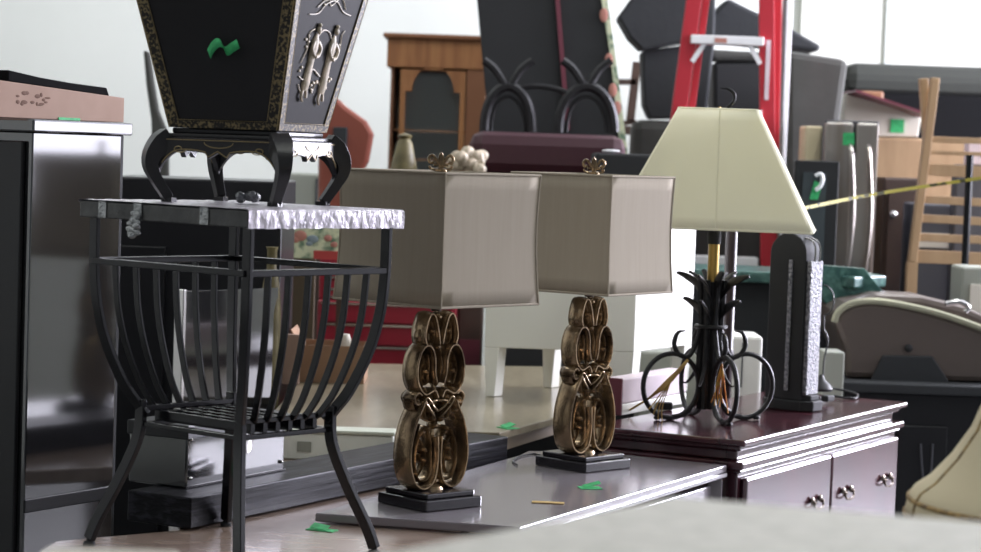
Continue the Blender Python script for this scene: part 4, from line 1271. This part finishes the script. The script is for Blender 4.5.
lad(MB(), 797, -40, 789, 130, 5, .03, .14).build('rear_rail', 'white_enamel', t, .003)
for i, (yy, xL, xR) in enumerate(((38, 690, 763), (111, 680, 761), (184, 671, 759), (257, 662, 757))):
    p, q = pY(xL, yy, YLd), pY(xR, yy, YLd)
    s_ = MB().box(p.x-ox, q.x-ox, -.05, .06, p.z-.024, p.z+.012).build('step', 'white_enamel', t, .004)
    for e, sg in ((p.x-ox, 1), (q.x-ox, -1)):
        MB().bar([(e+sg*.01, -.03, p.z-.10), (e+sg*.06, -.03, p.z-.02)], .02, .006, (0, 1, 0)).build('brace', 'white_enamel', s_)
    if i == 0:
        MB().box(p.x-ox+.10, p.x-ox+.15, -.052, -.05, p.z-.018, p.z+.002).build('red_sticker', 'coral', s_)
for k in range(8):
    z = .25+.3*k
    pass
a = pY(768, 50, YLd); b = pY(766, 100, YLd)
MB().box(a.x-ox-.01, a.x-ox+.008, -.024, -.0205, b.z, a.z+.04).build('warning_label', 'pink_box', t)

# ---- fridge
YF_ = 9.3
a = pY(825, 119, YF_); b = pY(878, 122, YF_)
fwid = (b.x-a.x); fth = radians(12)
t = thing('steel_fridge', 'stainless steel french door fridge with curved handles behind the yellow tape', 'fridge', (a.x, YF_, 0), -radians(8))
fh = (a.z+b.z)/2; fwid /= cos(radians(8))
MB().box(0, fwid+.0, .06, .5, .02, fh).build('case', 'fridge_side', t, .006)
mid = fwid*.56
MB().box(.0, mid-.004, 0, .055, .6, fh-.01).build('door', 'steel', t, .01)
d2o = MB().box(mid+.004, fwid, 0, .055, .6, fh-.01).build('door', 'steel', t, .01)
MB().box(.0, fwid, 0, .055, .04, .59).build('freezer_drawer', 'steel', t, .01)
for sg in (-1, 1):
    x = mid+sg*.035+.02
    m = MB(); m.tube(crom([(x, -.0, fh-.10), (x+.005, -.04, fh-.14), (x+sg*.0+.02, -.05, fh-.35), (x+.012, -.05, fh-.55), (x-.01, -.04, fh-.68), (x-.01, 0, fh-.72)], 5), .010, 8)
    m.build('handle', 'steel', t)
MB().box(.075, .12, -.006, -.001, fh-.10, fh-.05).build('green_note', 'green_tag', t)
MB().box(.045, .16, -.004, -.001, fh-.75, fh-.62).build('dispenser', 'black_matte', t)

# dark framed screen in front of the fridge
Yq = 8.62
t = thing('black_framed_mirror', 'black framed dark glass with a green tag right of the cream shade', 'mirror', (pY(796, 160, Yq).x, Yq, 0), radians(0))
a = pY(796, 160, Yq); b = pY(835, 270, Yq); wm = b.x-a.x
MB().box(0, wm, 0, .04, .0, a.z).build('frame', 'black_matte', t, .004)
c = pY(803, 172, Yq); d = pY(823, 262, Yq)
MB().box(c.x-a.x, d.x-a.x, -.004, -.0005, d.z, c.z).build('pane', 'glass_dark', t)
g = pY(810, 186, Yq)
MB().plate([(0, 0), (.03, .0), (.045, .06), (.015, .07)], (g.x-a.x, -.005, g.z-.05), (1, 0, 0), (0, 0, 1), .003).build('green_tag', 'green_tag', t)
pts = [pY(x, y, Yq) for x, y in ((815, 176), (820, 174), (822, 179), (820, 186), (815, 190))]
MB().tube(crom([(p.x-a.x, -.012, p.z) for p in pts], 4), .008, 8).build('white_tie', 'white_enamel', t)
# cream box behind
t, wx, hz_ = pbox('cream_carton', 'shade_beige', 'cream coloured upright carton squeezed left of the steel fridge', 'box', 806, 823, 126, 9.45, .2, 0)

# ---- white boards on the fridge / tilted
t = thing('white_boards', 'stack of tilted white boards lying behind the fridge top', 'board', (0, 0, 0))
P = [pY(x, y, 10.3) for x, y in ((846, 94), (884, 104), (921, 118), (918, 137), (843, 135.5))]
cx = P[0].x; t.location = (cx, 10.3, 0)
MB().plate([(p.x-cx, p.z) for p in P], (0, .5, 0), (1, 0, 0), (0, 0, 1), .5).build('boards', 'skin_white', t, .004)
p = pY(846, 93, 10.28)
t2 = t
MB().bar([(pY(848, 93, 10.28).x-cx, .0, pY(848, 93, 10.28).z+.004), (pY(921, 117, 10.28).x-cx, .0, pY(921, 117, 10.28).z+.004)], .01, .5, (0, 1, 0)).build('edge', 'maroon', t)
g = pY(898, 126, 10.28)
MB().box(g.x-cx-.03, g.x-cx+.03, -.004, -.001, g.z-.03, g.z+.03).build('green_note', 'green_tag', t)
# wooden wall unit carrying them
t, wx, hz_ = pbox('wooden_hutch', 'pine', 'wide pine wood hutch behind the fridge under the white boards', 'hutch', 852, 1010, 139, 10.25, .45, 0)
# lower its top to the boards' underside
# dark sofa at back right
YD = 12.2
t = thing('teal_sofa', 'grey green sofa back along the wall at upper right', 'sofa', (pY(920, 80, YD).x, YD, 0))
ox = t.location.x
xa = pY(846, 70, YD).x-ox; xb = pY(1060, 70, YD).x-ox; zt_ = pY(900, 64, YD).z
z1 = pY(900, 93, YD).z
MB().box(xa, xb, 0, .4, z1, zt_).build('back_cushion', 'teal_fabric', t, .06)
MB().box(xa+.02, xb, .02, .8, .08, z1-.001).build('base', 'deep_black', t, .02)
t, wx, hz_ = pbox('brown_block', 'oak_dark', 'small reddish brown box above the white boards', 'box', 860, 884, 91, 11.2, .3, 0)
t, wx, hz_ = pbox('dark_dresser', 'walnut', 'dark brown wooden cabinet right of the steel fridge', 'cabinet', 884, 925, 178, 9.9, .3, 0)
g = pY(893, 214, 9.88); MB().ball((g.x-t.location.x, -.02, g.z), .018).build('knob', 'chrome', t)
dd = MB().box(-wx+.02, wx-.02, -.012, -.001, hz_*.4, hz_-.05).build('drawer', 'walnut', t, .004)
# pine slatted frame
YN = 9.1
t = thing('slatted_bed_frame', 'light pine slatted headboard frame standing at the right', 'bed frame', (pY(930, 150, YN).x, YN, 0))
ox = t.location.x
def segn(a, b, wpx, dep, name, y0=0):
    p, q = pY(*a, YN), pY(*b, YN)
    MB().bar([(p.x-ox, y0, p.z), (q.x-ox, y0, q.z)], wpx/FPX*YN, dep, (0, 1, 0)).build(name, 'pine', t, .003)
segn((926, 78), (930, 140), 8, .05, 'post', .06)
segn((935, 78), (912, 262), 8, .05, 'post', 0)
p = pY(912, 262, YN); MB().box(p.x-ox-.02, p.x-ox+.02, -.025, .025, 0, p.z).build('lower_post', 'pine', t)
p = pY(1030, 262, YN); MB().box(p.x-ox-.02, p.x-ox+.02, -.025, .025, 0, pY(1030, 90, YN).z).build('post', 'pine', t)
for (y0_, y1_, h) in ((139, 139, 6), (152, 152, 4), (169, 171, 12), (199, 201, 8), (218, 220, 8), (237, 238, 8), (256, 257, 13)):
    p, q = pY(924-(y0_-139)*.1, y0_, YN), pY(1030, y1_+4, YN)
    MB().bar([(p.x-ox, -.0, p.z), (q.x-ox, 0, q.z)], h/FPX*YN, .024, (0, 1, 0)).build('slat', 'pine', t, .002)
# clutter behind slats
t, wx, hz_ = pbox('grey_crate', 'label_grey', 'grey crate of papers seen between the pine slats', 'crate', 916, 1010, 205, 9.5, .3, 0)
MB().box(-wx, wx, -.01, -.001, hz_-.18, hz_-.12).build('white_papers', 'skin_white', t)
# pink box on right
t, wx, hz_ = pbox('tall_crate', 'label_grey', 'tall grey crate behind the pine slats at the right edge', 'crate', 956, 1000, 165, 9.35, .09, 0)
t = thing('pink_carton', 'small pinkish carton on the tall grey crate at the right edge', 'box', (t.location.x+.03, 9.35, hz_+.001))
MB().box(-wx*.8, wx*.8, 0, .09, 0, pY(970, 141, 9.35).z-hz_).build('body', 'pink_box', t, .004)
MB().box(-.02, .03, -.002, -.0003, .03, .05).build('label', 'label_grey', t)
# black pole with tape
YPp = 8.6
pp_ = pY(970, 155, YPp)
t = thing('black_pole', 'slim black upright pole holding the yellow tape at right', 'pole', (pp_.x, YPp, 0))
MB().tube([(0, 0, 0.01), (0, 0, pp_.z)], .014, 10).build('pole', 'black_metal', t)
MB().lathe([(.0001, 0), (.13, 0), (.13, .015), (.02, .03)], seg=24).build('foot', 'black_metal', t)
# white crate right edge
t, wx, hz_ = pbox('white_cabinet', 'celadon', 'low pale cabinet at the right edge below the pine frame', 'cabinet', 962, 1040, 268, 8.15, .2, 0)
MB().box(-wx+.03, wx-.03, -.01, -.001, .3, hz_-.06).build('door', 'skin_white', t, .003)
# yellow tape
a = pY(795, 210, 8.25); b = pY(870, 195, 8.5); c = pY(968, 180, YPp-.02); d = pY(1040, 170, 8.5)
m = MB(); pts = crom([a, b, c, d], 10)
m.tube(pts, .002, 4, ry=.0085, up=(0, 0, 1)); 
o = m.build('caution_tape', 'yellow_tape'); tag(o, 'yellow caution tape stretched across in front of the fridge', 'tape')

# ---- green slab draped over a grey cabinet, behind the dresser
YGn = 8.1
t, wx, hz_ = pbox('grey_chest', 'charcoal_fabric', 'dark grey upholstered chest beneath the green slab', 'chest', 692, 874, 283, YGn, .45, 0)
zg = hz_
t = thing('green_slab', 'mottled green stone slab lying on the dark grey chest', 'slab', (pY(780, 283, YGn).x, YGn, zg+.001))
ox = t.location.x
xA = pY(690, 283, YGn).x-ox; xB = pY(884, 283, YGn).x-ox
m = MB(); m.prism([(xA, -.06), (xB-.22, -.10), (xB-.14, -.22), (xB+.0, -.04), (xB-.06, .34), (xA, .38)], 0, .04)
m.build('slab', 'green_slab', t, .006)
# drooping green corner piece
P = [pY(x, y, YGn-.24) for x, y in ((819, 266), (868, 270), (886, 293), (850, 300), (836, 312), (818, 296))]
MB().plate([(p.x-ox, p.z-zg) for p in P], (0, -.15, 0), (1, 0, 0), (0, .1, 1), .02).build('broken_corner', 'green_slab', t, .004)

# white box standing behind the iron lamp, right of pink box (on grey low table)
Yx = 7.0
t, wx, hz_ = pbox('white_carton', 'white_paint', 'plain white carton seen through the right hoop of the iron lamp', 'box', 722, 763, 336, 7.15, .2, 0)
MB().box(.0, .004, -.003, -.001, hz_-.16, hz_-.02).build('slit', 'label_grey', t)
t, wx, hz_ = pbox('grey_carton', 'celadon', 'pale grey green carton beneath the right end of the white stand', 'box', 640, 716, 352, 7.45, .2, 0)
# brown reddish pole behind iron lamp
t = thing('dark_red_post', 'slim dark reddish wooden post right behind the iron lamp column', 'post', (pY(729, 300, 6.95).x, 6.95, 0))
a = pY(731, 230, 6.95)
MB().lathe([(.0001, 0), (.07, 0), (.07, .02), (.018, .04), (.018, a.z-.4), (.024, a.z-.38), (.018, a.z-.36), (.018, a.z+.1), (.0001, a.z+.1)], seg=14).build('post', 'cherry_dark', t)

# ---- grill
YGr = 7.6
t = thing('gas_grill', 'grey hooded gas grill with pale top trim painted as highlight at right', 'grill', (pY(900, 380, YGr).x, YGr, 0))
ox = t.location.x
zlow = pY(900, 380, YGr).z
top_pts = [(834, 322), (838, 312), (850, 304), (868, 301), (892, 303), (930, 311), (965, 322), (1000, 336), (1030, 352), (1040, 372)]
P = [pY(x, y, YGr) for x, y in top_pts]
poly = [(p.x-ox, p.z) for p in P] + [(pY(1044, 384, YGr).x-ox, zlow), (pY(846, 378, YGr).x-ox, zlow), (pY(845, 350, YGr).x-ox, pY(845, 352, YGr).z)]
m = MB().plate(poly, (0, .45, 0), (1, 0, 0), (0, 0, 1), .45)
hood = m.build('hood', 'hood_grey', t, .02)
# rounded top skin set back and higher
bk = [pY(x, y, YGr) for x, y in ((862, 303), (885, 297), (930, 299), (975, 310), (1020, 330))]
poly2 = [(p.x-ox, p.z+.0) for p in bk] + [(p.x-ox, p.z-.06) for p in bk[::-1]]
MB().plate(poly2, (0, .40, 0), (1, 0, 0), (0, 0, 1), .25).build('hood_crown', 'hood_grey', hood, .02)
MB().tube(crom([(p.x-ox, -.004, p.z) for p in P[:-1]], 4), .010, 8, ry=.012).build('trim', 'hood_trim_highlight', hood)  # trim, with the highlight along the hood top put into its pale colour
P = [pY(x, y, YGr) for x, y in ((868, 384), (882, 355), (932, 356), (950, 384))]
MB().plate([(p.x-ox, p.z) for p in P], (0, -.001, 0), (1, 0, 0), (0, 0, 1), .012).build('end_plate', 'charcoal_fabric', hood, .004)
p = pY(908, 348, YGr); MB().ball((p.x-ox, -.008, p.z), .014, .006, .014).build('bolt', 'black_matte', hood)
pts = [pY(x, y, YGr) for x, y in ((948, 308), (962, 306), (971, 311), (968, 316))]
MB().tube(crom([(p.x-ox, .05, p.z+.01) for p in pts], 4), .010, 8).build('handle', 'chrome', hood)
xa = pY(832, 385, YGr).x-ox; xb = pY(1060, 385, YGr).x-ox
MB().box(xa, xb, -.12, .50, zlow-.035, zlow-.002).build('shelf', 'charcoal_fabric', t, .006)
MB().box(xa+.03, xb, -.08, .48, .06, zlow-.036).build('cabinet', 'satin_black', t, .006)
x_a = pY(895, 400, YGr).x-ox
MB().box(x_a, x_a+.16, -.095, -.081, .2, zlow-.14).build('door', 'satin_black', t, .003)
for x in (xa+.06, xb-.1): MB().box(x, x+.05, -.05, .4, 0, .06).build('foot', 'black_matte', t)
z_ = pY(940, 466, YGr).z; x_ = pY(935, 466, YGr).x-ox
MB().box(x_, x_+.06, -.10, -.096, z_-.01, z_+.012).build('label_plate', 'label_grey', t)
pts = [pY(x, y, YGr) for x, y in ((915, 440), (917, 470), (921, 482), (925, 470), (927, 440))]
MB().tube(crom([(p.x-ox, -.10, p.z) for p in pts], 4), .004, 6).build('hose', 'label_grey', t)
# small grey-green cupboard left of grill lower
t, wx, hz_ = pbox('sage_box', 'celadon', 'pale sage box tucked between the lantern and the grill', 'box', 824, 845, 352, 7.35, .14, 0, bevel=.006)

# ================================================================== FOREGROUND
ZC = 1.20
cB = pz(672, 496, ZC); cL = pz(400, 549, ZC); cR = pz(1010, 524, ZC)
t = thing('stone_counter', 'pale speckled stone topped counter in the near foreground, out of focus', 'counter', (0, 0, 0))
dl = (cL-cB); dr = (cR-cB)
Lp = cB+dl*1.9; Rp = cB+dr*1.8
MB().prism([xy(cB), xy(Lp), (Lp.x+.05, .75), (Rp.x, .75), xy(Rp)], ZC-.03, ZC).build('top', 'stone_top', t, .004)
MB().prism([(cB.x, cB.y-.05), (Lp.x+.05, Lp.y-.03), (Lp.x+.1, .80), (Rp.x-.05, .80), (Rp.x-.05, Rp.y-.05)], 0, ZC-.03).build('base', 'white_paint', t)
# pale carton at the lower left corner, near the lens
wa = pz(48, 546, 1.15); wb = pz(186, 543, 1.15)
t = thing('pale_carton', 'blurred whitish carton top at the lower left corner, near the lens', 'box', ((wa.x+wb.x)/2, wa.y-.10, 0))
hw = (wb.x-wa.x)/2
MB().box(-hw, hw, -.10, .10, .93, 1.15).build('body', 'skin_white', t, .004)
MB().box(-hw, hw, -.002, .002, 1.1503, 1.151).build('tape_strip', 'celadon', t)
t = thing('plain_stool', 'small white stool under the blurred whitish carton at lower left', 'stool', ((wa.x+wb.x)/2, wa.y-.10, 0))
MB().box(-.12, .12, -.12, .12, .90, .929).build('seat', 'white_paint', t, .003)
for x in (-.11, .08):
    for y in (-.11, .08): MB().box(x, x+.03, y, y+.03, 0, .90).build('leg', 'white_paint', t)
# bell shaped lampshade at lower right (lamp on a low stool)
YBs = 3.3
axx = pY(1090, 500, YBs).x
prof_px = [(908, 516), (912, 500), (917, 492), (932, 482), (955, 458), (975, 430), (990, 396), (1005, 350), (1015, 320)]
pr_ = []
for x, y in prof_px:
    p = pY(x, y, YBs); pr_.append((axx-p.x, p.z))
zlo = pr_[0][1]
t = thing('bell_shade_lamp', 'cream bell shaped lampshade with brown trim at the lower right corner', 'lamp', (axx, YBs, 0))
sh = MB(); sh.lathe([(r, z) for r, z in pr_], seg=48)
sh.f = [f for f in sh.f if len(f) == 4]
s = sh.build('shade', 'shade_beige', t, smooth=80, solid=.004)
m = MB()
for (r, z) in (pr_[1], pr_[0]):
    m.tube([(r*cos(2*pi*k/48)*1.004, r*sin(2*pi*k/48)*1.004, z) for k in range(48)], .004, 6, closed=True)
# vertical rib trims
for k in range(2):
    a = pi*k+radians(187)
    m.tube([((r+.002)*cos(a), (r+.002)*sin(a), z) for r, z in pr_], .0028, 6)
m.build('trim', 'shade_trim', s)
MB().lathe([(.0001, .76), (.07, .76), (.075, .775), (.03, .80), (.02, .86), (.045, .92), (.05, .96), (.02, 1.0), (.01, zlo+.05), (.008, pr_[-1][1]), (.0001, pr_[-1][1])], seg=24).build('base', 'brass', t)
m = MB()
for k in range(3):
    a = 2*pi*k/3; m.tube([(0, 0, pr_[-1][1]-.005), (pr_[-1][0]*cos(a), pr_[-1][0]*sin(a), pr_[-1][1]-.005)], .003, 6)
m.build('spider', 'brass', s)
t = thing('small_table', 'small dark table under the bell shaded lamp, hidden behind the counter', 'table', (axx, YBs, 0))
MB().box(-.17, .17, -.17, .17, .73, .759).build('tabletop', 'walnut', t, .004)
for x in (-.15, .12):
    for y in (-.15, .12): MB().box(x, x+.03, y, y+.03, 0, .73).build('leg', 'walnut', t)

# ================================================================== small details: green stickers, cord on lamp table, tub
def sticker(px, py, z, w_, l_, rz, label_):
    p = pz(px, py, z)
    m = MB(); m.box(-w_/2, w_/2, -l_/2, l_/2, 0, .0012)
    m.plate([(0, 0), (w_*.8, 0), (w_*.8, l_*.6), (0, l_*.6)], (-w_*.3, -l_*.2, .0012), (1, 0, .25), (0, 1, .1), .001)
    o = m.build('green_sticker', 'green_tag'); o.location = (p.x, p.y, z); o.rotation_euler = (0, 0, rz)
    tag(o, label_, 'sticker', 'green stickers on the tabletops')
sticker(508, 428, ZP+.0005, .04, .05, .6, 'green sticker on the near corner of the pale table')
sticker(322, 530, ZB+.0005, .03, .06, 1.2, 'green sticker on the brown table right of the slatted table foot')
sticker(590, 488, ZD+.0005, .05, .04, .2, 'green sticker on the dark table in front of the second lamp')
p = pz(548, 503, ZD)
o = MB().box(-.035, .035, -.012, .012, 0, .0015).build('paper_scrap', 'straw'); o.location = (p.x, p.y, ZD+.0005); o.rotation_euler = (0, 0, -.1)
tag(o, 'tan paper scrap on the dark table between the two lamps', 'paper')
pts = [pz(x, y, ZD)+Vector((0, 0, .003)) for x, y in ((545, 458), (535, 455), (522, 457), (513, 462), (517, 466))]
o = MB().tube(crom(pts, 6), .0025, 6).build('loose_wire', 'cord'); tag(o, 'short black wire on the dark table left of the second lamp plinth', 'wire')
# low white tub between slab and pale table
